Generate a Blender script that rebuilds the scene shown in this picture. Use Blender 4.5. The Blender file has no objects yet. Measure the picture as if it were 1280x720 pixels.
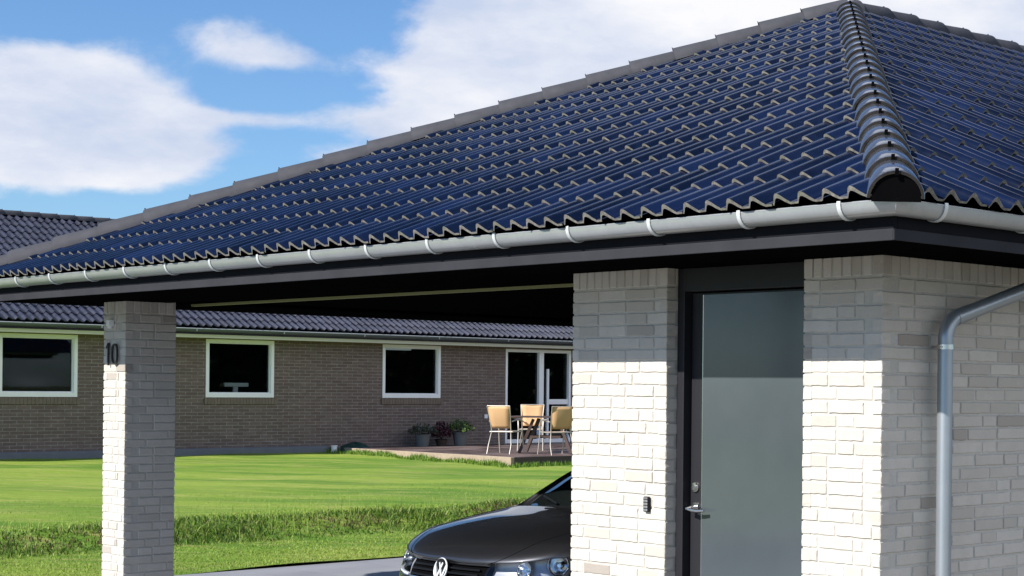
import bpy, bmesh, math, random
from mathutils import Vector, Matrix
R = math.radians
random.seed(7)
rnd = random.random
def U(a, b): return a + (b - a) * rnd()
scene = bpy.context.scene
COL = scene.collection

# ------------------------------------------------------------------ helpers
class MB:
    """collects faces; build() links them as ONE mesh object"""
    def __init__(s): s.v = []; s.f = []; s.m = []; s.t = []
    def add(s, vs, fs, mi=0, tone=.5):
        o = len(s.v); s.v += [tuple(p) for p in vs]
        for f in fs: s.f.append([i + o for i in f]); s.m.append(mi); s.t.append(tone)
    def box(s, a, b, mi=0, tone=.5):
        x0, y0, z0 = a; x1, y1, z1 = b
        if x0 > x1: x0, x1 = x1, x0
        if y0 > y1: y0, y1 = y1, y0
        if z0 > z1: z0, z1 = z1, z0
        s.add([(x0,y0,z0),(x1,y0,z0),(x1,y1,z0),(x0,y1,z0),(x0,y0,z1),(x1,y0,z1),(x1,y1,z1),(x0,y1,z1)],
              [(0,3,2,1),(4,5,6,7),(0,1,5,4),(1,2,6,5),(2,3,7,6),(3,0,4,7)], mi, tone)
    def quad(s, a, b, c, d, mi=0, tone=.5): s.add([a,b,c,d], [(0,1,2,3)], mi, tone)
    def tube(s, pts, r, n=10, mi=0, cap=True, tone=.5):
        pts = [Vector(p) for p in pts]; rs = r if isinstance(r, (list, tuple)) else [r]*len(pts)
        ring = []; up = Vector((0,0,1)); prev = None
        for i, p in enumerate(pts):
            d = (pts[min(i+1,len(pts)-1)] - pts[max(i-1,0)]).normalized()
            if prev is None:
                a = d.cross(up) if abs(d.dot(up)) < .95 else d.cross(Vector((1,0,0)))
            else: a = prev - d*prev.dot(d)
            a.normalize(); prev = a; b = d.cross(a)
            k = 1.
            if 0 < i < len(pts)-1:
                c = (pts[i]-pts[i-1]).normalized().dot((pts[i+1]-pts[i]).normalized())
            ring.append([p + (a*math.cos(2*math.pi*j/n) + b*math.sin(2*math.pi*j/n))*rs[i]*k for j in range(n)])
        vs = [q for rr in ring for q in rr]; fs = []
        for i in range(len(pts)-1):
            for j in range(n):
                k = (j+1) % n; fs.append((i*n+j, i*n+k, (i+1)*n+k, (i+1)*n+j))
        if cap: fs.append(tuple(range(n))[::-1]); fs.append(tuple((len(pts)-1)*n + j for j in range(n)))
        s.add(vs, fs, mi, tone)
    def bar(s, a, b, w, h, mi=0, side=None, tone=.5):
        a = Vector(a); b = Vector(b); d = (b-a).normalized()
        x = Vector(side) if side else (d.cross(Vector((0,0,1))) if abs(d.z) < .95 else Vector((1,0,0)))
        x = (x - d*x.dot(d)).normalized(); z = x.cross(d)
        vs = [p + x*i*w/2 + z*j*h/2 for p in (a,b) for i, j in ((-1,-1),(1,-1),(1,1),(-1,1))]
        s.add(vs, [(0,3,2,1),(4,5,6,7),(0,1,5,4),(1,2,6,5),(2,3,7,6),(3,0,4,7)], mi, tone)
    def build(s, name, mats, parent=None, smooth=False, bevel=0, fix=True):
        me = bpy.data.meshes.new(name); off = Vector((0,0,0))
        if parent is not None:
            off = WORLD[parent.name]
        me.from_pydata([tuple(Vector(p) - off) for p in s.v], [], s.f)
        if not isinstance(mats, (list, tuple)): mats = [mats]
        for m in mats: me.materials.append(m)
        me.polygons.foreach_set('material_index', s.m)
        at = me.attributes.new('tone', 'FLOAT', 'FACE'); at.data.foreach_set('value', s.t)
        if fix:
            bm = bmesh.new(); bm.from_mesh(me); bmesh.ops.recalc_face_normals(bm, faces=bm.faces); bm.to_mesh(me); bm.free()
        if smooth: me.polygons.foreach_set('use_smooth', [True]*len(me.polygons))
        o = bpy.data.objects.new(name, me); COL.objects.link(o)
        if parent is not None: o.parent = parent
        WORLD[o.name] = off.copy()
        if bevel:
            md = o.modifiers.new('bevel', 'BEVEL'); md.width = bevel; md.segments = 2; md.limit_method = 'ANGLE'; md.angle_limit = R(40)
        if smooth and smooth != 'all':
            try:
                bpy.context.view_layer.objects.active = o
                md = None
                me.set_sharp_from_angle(angle=R(smooth if smooth is not True else 40))
            except Exception: pass
        return o
WORLD = {}
def thing(name, label, cat, loc=(0,0,0), group=None):
    o = bpy.data.objects.new(name, None); COL.objects.link(o); o.location = loc; o.empty_display_size = .2
    o['label'] = label; o['category'] = cat
    if group: o['group'] = group
    WORLD[o.name] = Vector(loc); return o
def tag(o, label, cat, group=None, kind=None):
    if label: o['label'] = label
    if cat: o['category'] = cat
    if group: o['group'] = group
    if kind: o['kind'] = kind
    return o

# ------------------------------------------------------------------ materials
class NT:
    def __init__(s, name):
        s.mat = bpy.data.materials.new(name); s.mat.use_nodes = True; s.t = s.mat.node_tree
        s.b = s.t.nodes['Principled BSDF']; s.out = s.t.nodes['Material Output']
    def n(s, typ, **kw):
        nd = s.t.nodes.new(typ)
        for k, v in kw.items():
            if k in nd.inputs.keys() if isinstance(k, str) else False: pass
            setattr(nd, k, v)
        return nd
    def l(s, a, b): s.t.links.new(a, b)
    def coord(s, kind='Object'): return s.n('ShaderNodeTexCoord').outputs[kind]
    def noise(s, scale, detail=4, rough=.5, vec=None, dist=0):
        nd = s.n('ShaderNodeTexNoise'); nd.inputs['Scale'].default_value = scale; nd.inputs['Detail'].default_value = detail
        nd.inputs['Roughness'].default_value = rough; nd.inputs['Distortion'].default_value = dist
        s.l(vec if vec is not None else s.coord(), nd.inputs['Vector']); return nd.outputs['Fac']
    def ramp(s, fac, stops, interp='LINEAR'):
        r = s.n('ShaderNodeValToRGB'); r.color_ramp.interpolation = interp
        e = r.color_ramp.elements
        while len(e) < len(stops): e.new(.5)
        for i, (p, c) in enumerate(stops):
            e[i].position = p; e[i].color = (c, c, c, 1) if not isinstance(c, (tuple, list)) else (*c, 1)
        s.l(fac, r.inputs[0]); return r.outputs[0]
    def mix(s, fac, a, b, mode='MIX'):
        m = s.n('ShaderNodeMix', data_type='RGBA', blend_type=mode)
        for sock, v in ((m.inputs[0], fac), (m.inputs[6], a), (m.inputs[7], b)):
            if hasattr(v, 'links'): s.l(v, sock)
            elif isinstance(v, (int, float)): sock.default_value = v if sock == m.inputs[0] else (v, v, v, 1)
            else: sock.default_value = (*v, 1)
        return m.outputs[2]
    def math(s, op, a, b=0.):
        m = s.n('ShaderNodeMath', operation=op)
        for sock, v in ((m.inputs[0], a), (m.inputs[1], b)):
            if hasattr(v, 'links'): s.l(v, sock)
            else: sock.default_value = v
        return m.outputs[0]
    def scale(s, vec, xyz):
        m = s.n('ShaderNodeVectorMath', operation='MULTIPLY'); s.l(vec, m.inputs[0]); m.inputs[1].default_value = xyz; return m.outputs[0]
    def bump(s, h, strength=.3, dist=.01):
        b = s.n('ShaderNodeBump'); b.inputs['Strength'].default_value = strength; b.inputs['Distance'].default_value = dist
        s.l(h, b.inputs['Height']); s.l(b.outputs[0], s.b.inputs['Normal'])
    def attr(s, name='tone'):
        a = s.n('ShaderNodeAttribute', attribute_name=name); return a.outputs['Fac']
    def set(s, **kw):
        for k, v in kw.items():
            k = k.replace('_', ' ')
            if hasattr(v, 'links'): s.l(v, s.b.inputs[k])
            else: s.b.inputs[k].default_value = (*v, 1) if isinstance(v, tuple) and len(v) == 3 else v
        return s.mat
def simple(name, col, rough=.5, metal=0., spec=.5, coat=0., nscale=None, namp=.15, bump=0., bscale=60):
    t = NT(name); t.set(Roughness=rough, Metallic=metal, Specular_IOR_Level=spec, Coat_Weight=coat)
    if coat: t.set(Coat_Roughness=.03)
    if nscale:
        f = t.noise(nscale, 5, .6)
        t.set(Base_Color=t.mix(f, tuple(c*(1-namp) for c in col), tuple(min(1, c*(1+namp)) for c in col)))
    else: t.set(Base_Color=col)
    if bump: t.bump(t.noise(bscale, 4, .6), bump, .004)
    return t.mat

def m_brick_geo(name, light, dark, odd, lo=.0):
    t = NT(name); tone = t.attr()
    base = t.ramp(tone, [(0, odd), (.10, dark), (.45, tuple((a+b)/2 for a, b in zip(light, dark))), (.8, light), (1, light)])
    n1 = t.noise(9, 6, .65); n2 = t.noise(38, 6, .7); n3 = t.noise(260, 3, .6)
    c = t.mix(t.ramp(n1, [(.3, 0), (.75, 1)]), base, tuple(a*.80 for a in dark), 'MIX')
    c = t.mix(.62, c, base)
    c = t.mix(t.ramp(n2, [(.35, 0), (.62, .0), (.75, .45)]), c, tuple(min(.8, a*1.15) for a in light))
    c = t.mix(t.ramp(n3, [(.55, 0), (.78, .5)]), c, tuple(a*.55 for a in dark))
    t.set(Base_Color=c, Roughness=.92, Specular_IOR_Level=.25)
    h = t.math('ADD', t.math('MULTIPLY', n2, .7), t.math('MULTIPLY', n3, .25)); t.bump(h, .7, .007)
    return t.mat
def m_mortar(name, col):
    t = NT(name); n = t.noise(70, 5, .7); n1 = t.noise(3, 3)
    c = t.mix(n, tuple(a*.75 for a in col), tuple(a*1.15 for a in col)); c = t.mix(t.ramp(n1, [(.4, 0), (.7, .4)]), c, tuple(a*.7 for a in col))
    t.set(Base_Color=c, Roughness=.95, Specular_IOR_Level=.2); t.bump(n, .6, .006); return t.mat
def m_brick_proc(name, c1, c2, mortar, axis='y', bw=.24, bh=.0667, ms=.012):
    """bricks of a wall plane far off or round the corner: courses follow object z, length follows axis"""
    t = NT(name); sep = t.n('ShaderNodeSeparateXYZ'); t.l(t.coord('Object'), sep.inputs[0])
    cmb = t.n('ShaderNodeCombineXYZ'); t.l(sep.outputs['Y' if axis == 'y' else 'X'], cmb.inputs[0]); t.l(sep.outputs['Z'], cmb.inputs[1])
    b = t.n('ShaderNodeTexBrick'); t.l(cmb.outputs[0], b.inputs['Vector'])
    b.inputs['Scale'].default_value = 1; b.inputs['Brick Width'].default_value = bw; b.inputs['Row Height'].default_value = bh
    b.inputs['Mortar Size'].default_value = ms*.5; b.inputs['Mortar Smooth'].default_value = .15; b.inputs['Bias'].default_value = -.1
    b.inputs['Color1'].default_value = (*c1, 1); b.inputs['Color2'].default_value = (*c2, 1); b.inputs['Mortar'].default_value = (*mortar, 1)
    n = t.noise(1.3, 5, .6); n2 = t.noise(30, 4, .7)
    # a slower noise, stretched along the courses, so bricks vary in runs
    v = t.scale(t.coord('Object'), (3.5, 3.5, 14)); n3 = t.noise(1.2, 4, .7, v)
    c = t.mix(t.ramp(n3, [(.35, .0), (.7, .75)]), b.outputs['Color'], tuple(a*.55 for a in c1), 'MIX')
    c = t.mix(t.ramp(n, [(.35, 0), (.7, .3)]), c, tuple(a*1.25 for a in c2))
    c = t.mix(t.ramp(n2, [(.4, 0), (.8, .5)]), c, tuple(a*.6 for a in c1))
    t.set(Base_Color=c, Roughness=.92, Specular_IOR_Level=.2)
    t.bump(t.math('SUBTRACT', t.math('MULTIPLY', n2, .3), b.outputs['Fac']), .6, .008); return t.mat

LIGHT = (.56, .525, .47); DARK = (.455, .42, .37)
M = {}
M['brick'] = m_brick_geo('pale_brick', LIGHT, DARK, (.31, .27, .235))
M['mortar'] = m_mortar('pale_mortar', (.50, .48, .435))
M['brick_far'] = m_brick_proc('pale_brick_wall', (.50, .465, .42), (.42, .385, .345), (.47, .44, .40), 'y')
M['brick_house'] = m_brick_proc('brown_brick_wall', (.205, .155, .132), (.135, .098, .084), (.38, .35, .32), 'y')
M['soldier'] = m_brick_proc('brown_sill_brick', (.20, .155, .12), (.14, .105, .085), (.27, .235, .20), 'y', .0667, .24)
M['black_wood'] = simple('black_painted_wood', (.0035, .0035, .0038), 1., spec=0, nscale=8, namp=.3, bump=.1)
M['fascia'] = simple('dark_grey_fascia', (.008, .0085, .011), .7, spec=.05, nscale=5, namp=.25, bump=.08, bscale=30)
M['bead'] = simple('pale_trim_bead', (.20, .20, .085), .6)
M['frame'] = simple('anthracite_aluminium', (.016, .016, .019), .45, spec=.3, nscale=20, namp=.1)
M['steel'] = simple('brushed_steel', (.62, .61, .59), .25, metal=1)
M['black_plastic'] = simple('black_plastic', (.006, .006, .007), .45, spec=.25)
M['grey_plastic'] = simple('grey_plastic', (.22, .22, .22), .45)
M['black_iron'] = simple('black_cast_numeral', (.02, .02, .022), .45, nscale=50, namp=.3)
M['white_paint'] = simple('white_window_paint', (.86, .85, .84), .35, nscale=12, namp=.05)
M['cream_paint'] = simple('cream_soffit_paint', (.82, .79, .70), .5, nscale=6, namp=.08)
M['zinc'] = None
t = NT('weathered_zinc'); f1 = t.noise(3.5, 5, .65); f2 = t.noise(40, 3, .6)
c = t.mix(t.ramp(f1, [(.3, 0), (.7, 1)]), (.45, .468, .472), (.36, .382, .387)); c = t.mix(t.ramp(f2, [(.5, 0), (.8, .3)]), c, (.30, .32, .32))
t.set(Base_Color=c, Metallic=.55, Roughness=t.ramp(f1, [(.2, .28), (.8, .40)]), Specular_IOR_Level=.5); M['zinc'] = t.mat
M['bracket'] = simple('bright_zinc_strap', (.62, .65, .65), .4, metal=.3)
t = NT('dull_zinc_pipe'); f1 = t.noise(5, 5, .65)
c = t.mix(f1, (.27, .30, .325), (.36, .395, .42)); t.set(Base_Color=c, Metallic=.6, Roughness=.36); M['zinc_pipe'] = t.mat
M['grey_gutter'] = simple('dark_grey_gutter', (.10, .115, .13), .4, metal=.2, nscale=4, namp=.2)

t = NT('raw_hip_edge'); n = t.noise(40, 5, .7); t.set(Base_Color=t.ramp(n, [(.3, (.005, .0045, .004)), (.75, (.035, .030, .025))]), Roughness=.9); t.bump(n, .6, .004); M['hip_edge'] = t.mat
def m_tile(name, c_lo, c_hi, rough=.2, coat=.0):
    t = NT(name); tone = t.attr(); n = t.noise(6, 5, .6); n2 = t.noise(90, 4, .65)
    c = t.mix(t.math('POWER', tone, 1.6), c_lo, c_hi)
    c = t.mix(t.ramp(n, [(.45, 0), (.75, .35)]), c, tuple(a*1.5+.004 for a in c_hi))
    c = t.mix(t.ramp(n2, [(.6, 0), (.85, .5)]), c, tuple(a*2+.01 for a in c_hi))
    r = t.ramp(t.noise(14, 4, .6), [(.25, rough*.75), (.8, rough*1.5)])
    t.set(Base_Color=c, Roughness=r, Specular_IOR_Level=.42, Coat_Weight=coat, Coat_Roughness=.1)
    t.bump(n2, .05, .003); return t.mat
M['tile'] = m_tile('glazed_blue_black_tile', (.0012, .0027, .010), (.0038, .0088, .032), .12)
M['tile_far'] = m_tile('worn_blue_grey_tile', (.007, .009, .022), (.015, .018, .038), .40)
t = NT('raw_tile_edge'); n = t.noise(40, 5, .7); n1 = t.noise(5, 3)
c = t.ramp(n, [(.25, (.05, .048, .044)), (.5, (.15, .14, .122)), (.75, (.28, .265, .235))])
c = t.mix(t.ramp(n1, [(.45, 0), (.65, .6)]), c, (.13, .135, .095)); t.set(Base_Color=c, Roughness=.85); t.bump(n, .5, .004); M['tile_edge'] = t.mat
t = NT('glazed_hip_tile'); n = t.noise(7, 4, .6)
t.set(Base_Color=t.mix(n, (.024, .027, .036), (.044, .047, .056)), Metallic=0., Roughness=.5, Specular_IOR_Level=.3, Coat_Weight=1., Coat_Roughness=.09, Coat_IOR=2.1)
t.bump(t.noise(60, 4, .6), .08, .004); M['hip'] = t.mat
M['hip_dull'] = simple('weathered_hip_tile', (.046, .047, .055), .7, spec=.15, nscale=9, namp=.35, bump=.15)

# ------------------------------------------------------------------ camera
cam_d = bpy.data.cameras.new('camera'); cam = bpy.data.objects.new('camera', cam_d); COL.objects.link(cam)
cam.location = (5.362, -5.930, 1.560)
cam.rotation_mode = 'XYZ'
YAW, ROLL = R(40.976), R(.5656)
m = Matrix.Rotation(YAW, 4, 'Z') @ Matrix.Rotation(R(90), 4, 'X') @ Matrix.Rotation(ROLL, 4, 'Z')
cam.rotation_euler = m.to_euler()
cam_d.sensor_width = 36; cam_d.lens = 58.80; cam_d.shift_x = -.3936; cam_d.shift_y = .0989
cam_d.clip_start = .05; cam_d.clip_end = 3000
scene.camera = cam

# ------------------------------------------------------------------ building data
G = .741; RIM = 2.349; TP = .4714; W = 9.998; LEN = 15.0
YE = G + .015                       # tile edge stands over the gutter
ZT = 2.354                          # pan level at the tile edge
def zroof(d): return ZT + TP*d      # d: plan distance in from the tile edge
ZS = 2.1003; CH = .0667

# ------------------------------------------------------------------ tiles
PROF = [(0,0),(.007,.003),(.015,.019),(.023,.032),(.033,.038),(.046,.036),(.062,.028),(.080,.017),(.097,.008),(.106,.0045),(.109,.001),(.15,0)]
PROF_LO = [(0,0),(.012,.014),(.028,.037),(.048,.036),(.080,.017),(.105,.003),(.15,0)]
def tile_face(mb, org, sdir, tdir, length, run, tp, z0, expo=.3425, prof=PROF, s_off=0., clip=None, skip_hidden=True):
    """org: plan point of the eave at s=0 (left end seen from outside); sdir along the eave, tdir plan inwards"""
    cs = 1/math.sqrt(1+tp*tp); nrow = int(run/(expo*cs)) + 2
    nmod = int(length/.15) + 2; mod = .15; H = .045; prof = [(a_, b_*1.2) for a_, b_ in prof]
    nrm = Vector((-tdir[0]*tp, -tdir[1]*tp, 1)).normalized()
    org = Vector((org[0], org[1], 0)); S = Vector((sdir[0], sdir[1], 0)); T = Vector((tdir[0], tdir[1], 0))
    def P(s, d, off): return org + S*s + T*d + Vector((0,0,z0 + tp*d)) + nrm*off
    for k in range(nrow):
        d0 = k*expo*cs; d1 = min(run, (k+1)*expo*cs + .03)
        if d0 >= run: break
        s_lo = 0.; s_hi = length
        if clip: s_lo, s_hi = clip(d0)[0] - .35, clip(d0)[1] + .35
        i0 = max(-1, int(s_lo/mod) - 1); i1 = min(nmod, int(s_hi/mod) + 2)
        lift = 0; 
        for i in range(i0, i1):
            if (i + 200) % 2 == 0 or i == i0: tj = rnd(); lift = U(-.003, .0035); dj = U(-.006, .006)
            s0 = i*mod + s_off; vs = []; n = len(prof)
            for (ps, pz) in prof:
                th = (.005 if k else .010) + .013*(max(0, pz)/H)**.5; lf = (.019 if k else .022) + lift
                vs.append(P(s0+ps, d0+dj, pz + lf - th)); vs.append(P(s0+ps, d0+dj, pz + lf - .001)); vs.append(P(s0+ps, d0+dj+.006, pz + lf)); vs.append(P(s0+ps, d1, pz - .001))
            f_e = []; f_t = []
            for j in range(n-1):
                a = j*4; b = a+4
                f_e.append((a, b, b+1, a+1)); f_t.append((a+1, b+1, b+2, a+2)); f_t.append((a+2, b+2, b+3, a+3))
            mb.add(vs, f_e, 1, tj); mb.v = mb.v[:-len(vs)]
            o = len(mb.v); mb.v += [tuple(p) for p in vs]
            for f in f_t: mb.f.append([q+o for q in f]); mb.m.append(0); mb.t.append(tj)
def clip_mesh(mb, planes):
    """cut away what lies on the + side of each plane (point, normal)"""
    me = bpy.data.meshes.new('tmp'); me.from_pydata(mb.v, [], mb.f); bm = bmesh.new(); bm.from_mesh(me)
    lm = bm.faces.layers.int.new('m'); lt = bm.faces.layers.float.new('t'); bm.faces.ensure_lookup_table()
    for i, f in enumerate(bm.faces): f[lm] = mb.m[i]; f[lt] = mb.t[i]
    for p, n in planes:
        bmesh.ops.bisect_plane(bm, geom=bm.verts[:]+bm.edges[:]+bm.faces[:], plane_co=p, plane_no=n, clear_outer=True)
    bm.verts.ensure_lookup_table(); bm.verts.index_update()
    r = MB(); r.v = [tuple(v.co) for v in bm.verts]
    for f in bm.faces: r.f.append([v.index for v in f.verts]); r.m.append(f[lm]); r.t.append(f[lt])
    bm.free(); bpy.data.meshes.remove(me); return r
def hip_caps(mb, a, b, expo=.36, r0=.122, r1=.108, phase=0., n=18, th=.015):
    """half round capping tiles from low end a to high end b, each lapping over the one below"""
    a = Vector(a); b = Vector(b); L = (b-a).length; d = (b-a)/L
    side = d.cross(Vector((0,0,1))).normalized(); up = side.cross(d)
    k = 0; s = 0.
    while s < L - .05:
        e = min(L, s + expo + .05); tj = rnd(); vs = []; jit = U(-.003, .003); tw = U(-.02, .02)
        rows = [(s, r0-th, 0), (s, r0-.002, 0), (s+.003, r0, 0), (s+(e-s)*.5, (r0+r1)/2, 0), (e, r1, 0)]
        for (q, r, _) in rows:
            for j in range(n+1):
                an = math.pi*j/n + tw; vs.append(a + d*q + side*(math.cos(an)*r + jit) + up*(math.sin(an)*r*.97 - .02))
        m_ = n+1
        for i in range(4):
            fs = [(i*m_+j, i*m_+j+1, (i+1)*m_+j+1, (i+1)*m_+j) for j in range(n)]
            if i == 0: mb.add(vs, fs, 1, tj)
            else:
                o = len(mb.v) - len(vs)
                for f in fs: mb.f.append([q+o for q in f]); mb.m.append(0); mb.t.append(tj)
        # clip that holds the tile
        cpt = a + d*(s-.004) + up*(r0*.97 - .022)
        mb.bar(cpt - up*.018, cpt + up*.012 + d*.002, .016, .006, 2, side=side)
        s += expo + U(-.004, .004); k += 1

# ------------------------------------------------------------------ real bricks
def brick(mb, o, ex, ey, ez, L, D, Hh, tone, face='f', rnd_amt=.0022):
    """one brick: o corner, ex length, ez up, ey = into the wall.  Shows its front (and its end when it turns a corner)"""
    # rounded worn front: outline ring at depth .0045, inset front
    o = Vector(o); ins = .0035; nL = max(2, int(L/.028)); nH = 3
    pts = [(i/nL*L, 0, 0, -1) for i in range(nL)] + [(L, i/nH*Hh, 1, 0) for i in range(nH)] + [(L - i/nL*L, Hh, 0, 1) for i in range(nL)] + [(0, Hh - i/nH*Hh, -1, 0) for i in range(nH)]
    n = len(pts); A = []; B = []; Cc = []; dz = U(-.0022, .0016); tx, tz = U(-.006,.006), U(-.012,.012)
    for (x, z, nx, nz) in pts:
        jx = U(-rnd_amt, rnd_amt); jz = U(-rnd_amt, rnd_amt)
        cx_, cz_ = x - L/2, z - Hh/2
        sx = 1 - 2*ins/L; sz = 1 - 2*ins/Hh
        dep = dz + tx*cx_ + tz*cz_
        A.append(o + ex*(L/2 + cx_*sx + jx*.6) + ez*(Hh/2 + cz_*sz + jz*.6) + ey*(dep + U(0, .0006)))
        B.append(o + ex*(x + jx) + ez*(z + jz) + ey*(dep + .0042))
        Cc.append(o + ex*x + ez*z + ey*D)
    fs = [tuple(range(n))] + [(i, (i+1) % n, n+(i+1) % n, n+i) for i in range(n)] + [(n+i, n+(i+1) % n, 2*n+(i+1) % n, 2*n+i) for i in range(n)]
    mb.add(A+B+Cc, fs, 0, tone)
def tone_():
    r = rnd()
    return U(0, .08) if r < .035 else U(.12, .45) if r < .27 else U(.4, 1)
def brick_face(mb, p0, ex, ey, length, z0, z1, seed, a_full, b_full, reveal=0., top_soldier=True, wild=True):
    """one wall face from p0 along ex (outside seen with ex to the right, ey into the wall).
       a_full/b_full(k) tells whether course k owns the corner at the left/right end (else it starts behind the neighbour's brick)"""
    random.seed(seed); ex = Vector(ex); ey = Vector(ey); ez = Vector((0,0,1)); p0 = Vector(p0)
    J = .012; k = 0; z = z1 - CH
    while z > z0 - .001:
        s = 0. if a_full(k) else .108 + J
        e = length if b_full(k) else length - .108 - J
        wants = []
        first = True; prev_h = False
        q = s
        while q < e - .02:
            if first: L = random.choice((.228, .108, .168)) if (a_full is yes or not a_full(k) ) else (.228 if k % 4 < 2 else .168)
            else: L = .108 if (rnd() < .27 and not prev_h) else .168 if rnd() < .05 else .228
            prev_h = L < .12
            if q + L > e - .06: L = e - q
            if L > .26: L = .228
            first = False
            brick(mb, p0 + ex*q + ez*(z + .0055 + U(-.0008,.0008)) - ey*0, ex, ey, ez, L, .06, CH - .011, tone_())
            q += L + J
        z -= CH; k += 1
    if top_soldier:
        q = 0.
        while q < length - .03:
            L = .0555 if q + .0667*2 < length + .01 else length - q
            brick(mb, p0 + ex*q + ez*(z1 + .008), ex, ey, ez, min(L, .0555) if L < .09 else L, .06, .20, tone_())
            q += .0667
    random.seed(seed+99)

# ------------------------------------------------------------------ THE CARPORT BUILDING
B = thing('carport_building', 'pale brick carport, number 10, with glazed blue hipped roof and grey glass door', 'carport', (0, 0, -.25))
GZ = -.25
X1, X2, X3 = -2.384, -1.567, -.530           # left pier, its right edge, left edge of the corner pier
WT = 2.26                                    # wall tops run up into the soffit
odd = lambda k: k % 2 == 1; even = lambda k: k % 2 == 0; yes = lambda k: True
X, Y_ = Vector((1,0,0)), Vector((0,1,0))
# corner pier and long right wall
mb = MB()
brick_face(mb, (X3, 0, 0), X, Y_, -X3, GZ+.02, ZS, 11, yes, even)
brick_face(mb, (0, 0, 0), Y_, -X, 6.0, GZ+.02, ZS, 12, odd, yes)
brick_face(mb, (X3, .30, 0), -Y_, X, .30, GZ+.02, ZS, 13, yes, yes)
mb.box((X3+.0058, .0058, GZ), (-.0058, .30, WT), 1)
mb.box((-.30, .302, GZ), (-.0058, 6.0, WT), 1)
mb.box((-.30, 6.002, GZ), (-.002, LEN-2*G, WT), 2)
mb.build('corner_wall', [M['brick'], M['mortar'], M['brick_far']], B)
mb = MB()
brick_face(mb, (X1, 0, 0), X, Y_, X2-X1, GZ+.02, ZS, 21, yes, yes)
brick_face(mb, (X2, 0, 0), Y_, -X, .30, GZ+.02, ZS, 22, odd, yes)
brick_face(mb, (X1, 1.2, 0), -Y_, X, 1.2, GZ+.02, ZS, 23, yes, odd)
mb.box((X1+.0058, .0058, GZ), (X2-.0058, .30, WT), 1)
mb.box((X1+.0058, .302, GZ), (X1+.24, 1.2, WT), 1)
mb.box((X1+.002, 1.202, GZ), (X1+.24, LEN-2*G, WT), 2)
mb.box((X1+.24, LEN-2*G-.3, GZ), (-.302, LEN-2*G-.002, WT), 2)
mb.build('brick_pier', [M['brick'], M['mortar'], M['brick_far']], B)
# the free column with the house number
CX0, CX1 = -8.125-.391, -8.125; CY = .41
mb = MB()
brick_face(mb, (CX0, 0, 0), X, Y_, CX1-CX0, GZ+.02, ZS, 31, yes, even)
brick_face(mb, (CX1, 0, 0), Y_, -X, CY, GZ+.02, ZS, 33, odd, yes)
brick_face(mb, (CX0, CY, 0), -Y_, X, CY, GZ+.02, ZS, 34, yes, odd)
mb.box((CX0+.0058, .0058, GZ), (CX1-.0058, CY-.004, WT), 1)
mb.build('brick_column', [M['brick'], M['mortar']], B)
# back columns of the carport, out of sight from here but they carry the roof
for yy in (5.4, 12.6):
    mb = MB(); mb.box((CX0, yy, GZ), (CX1, yy+.4, WT), 0); mb.build('brick_column', M['brick_far'], B)

# soffit boards, ceiling, fascia
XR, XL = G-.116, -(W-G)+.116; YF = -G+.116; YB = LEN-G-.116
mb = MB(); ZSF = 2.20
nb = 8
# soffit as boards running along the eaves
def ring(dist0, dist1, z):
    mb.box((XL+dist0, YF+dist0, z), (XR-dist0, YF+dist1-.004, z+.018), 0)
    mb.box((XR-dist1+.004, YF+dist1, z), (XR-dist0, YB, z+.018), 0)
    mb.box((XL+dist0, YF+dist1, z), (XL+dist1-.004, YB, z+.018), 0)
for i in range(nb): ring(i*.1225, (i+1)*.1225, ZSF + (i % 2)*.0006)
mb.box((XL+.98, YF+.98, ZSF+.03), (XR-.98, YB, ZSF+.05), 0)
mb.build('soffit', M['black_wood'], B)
mb = MB()
mb.box((CX1+.003, .53, ZSF-.020), (X1-.003, .565, ZSF-.002)); mb.build('trim_bead', M['bead'], B)
mb = MB()
mb.box((XL, YF-.022, ZSF-.006), (XR+.022, YF-.001, ZSF+.165)); mb.box((XR+.001, YF, ZSF-.006), (XR+.022, YB, ZSF+.165)); mb.box((XL-.022, YF-.022, ZSF-.006), (XL-.001, YB, ZSF+.165))
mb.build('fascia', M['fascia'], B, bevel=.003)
mb = MB()
mb.box((XL, YF-.030, ZSF-.010), (XR+.022, YF-.0225, ZSF+.040)); mb.box((XR+.0225, YF-.03, ZSF-.010), (XR+.030, YB, ZSF+.040))
mb.build('fascia_lit_band', simple('lit_fascia_grey', (.032, .033, .038), .7, spec=.05, nscale=4, namp=.3), B, bevel=.003)  # paler strip: sun on the fascia's lower part is put into its colour

# gutter, half round, mitred round the corner
GR = .060
def gutter(mb, path, r, th=.0022, n=12, bead=.008):
    """path: plan points at the gutter's centre line with outward plan normals per point (mitre scaled)"""
    prof = []
    for j in range(n+1):
        an = math.pi + math.pi*j/n; prof.append((math.cos(an)*-r, math.sin(an)*r))     # from outer rim down and round to the inner rim
    prof = [(-q[0], q[1]) for q in prof]
    out = [(math.cos(math.pi*j/n), -math.sin(math.pi*j/n)) for j in range(n+1)]
    ringpts = [(c*r, s*r) for c, s in out] + [(c*(r-th), s*(r-th)) for c, s in reversed(out)]
    # rolled bead on the outer rim
    m_ = len(ringpts); vs = []
    for (px, py, pz, nx, ny) in path:
        for (c, s) in ringpts: vs.append((px + nx*c, py + ny*c, pz + s))
    fs = []
    for i in range(len(path)-1):
        for j in range(m_):
            k = (j+1) % m_; fs.append((i*m_+j, i*m_+k, (i+1)*m_+k, (i+1)*m_+j))
    mb.add(vs, fs)
    mb.tube([(px+nx*(r-.002), py+ny*(r-.002), pz+.002) for px, py, pz, nx, ny in path], bead*.6, 8)
GC = G - GR
mb = MB()
gutter(mb, [(-(W-G), -GC, RIM, 0, -1), (GC, -GC, RIM, 1, -1), (GC, LEN-G, RIM, 1, 0)], GR)
gu = mb.build('gutter', M['zinc'], B, smooth=35)
mb = MB()
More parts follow.
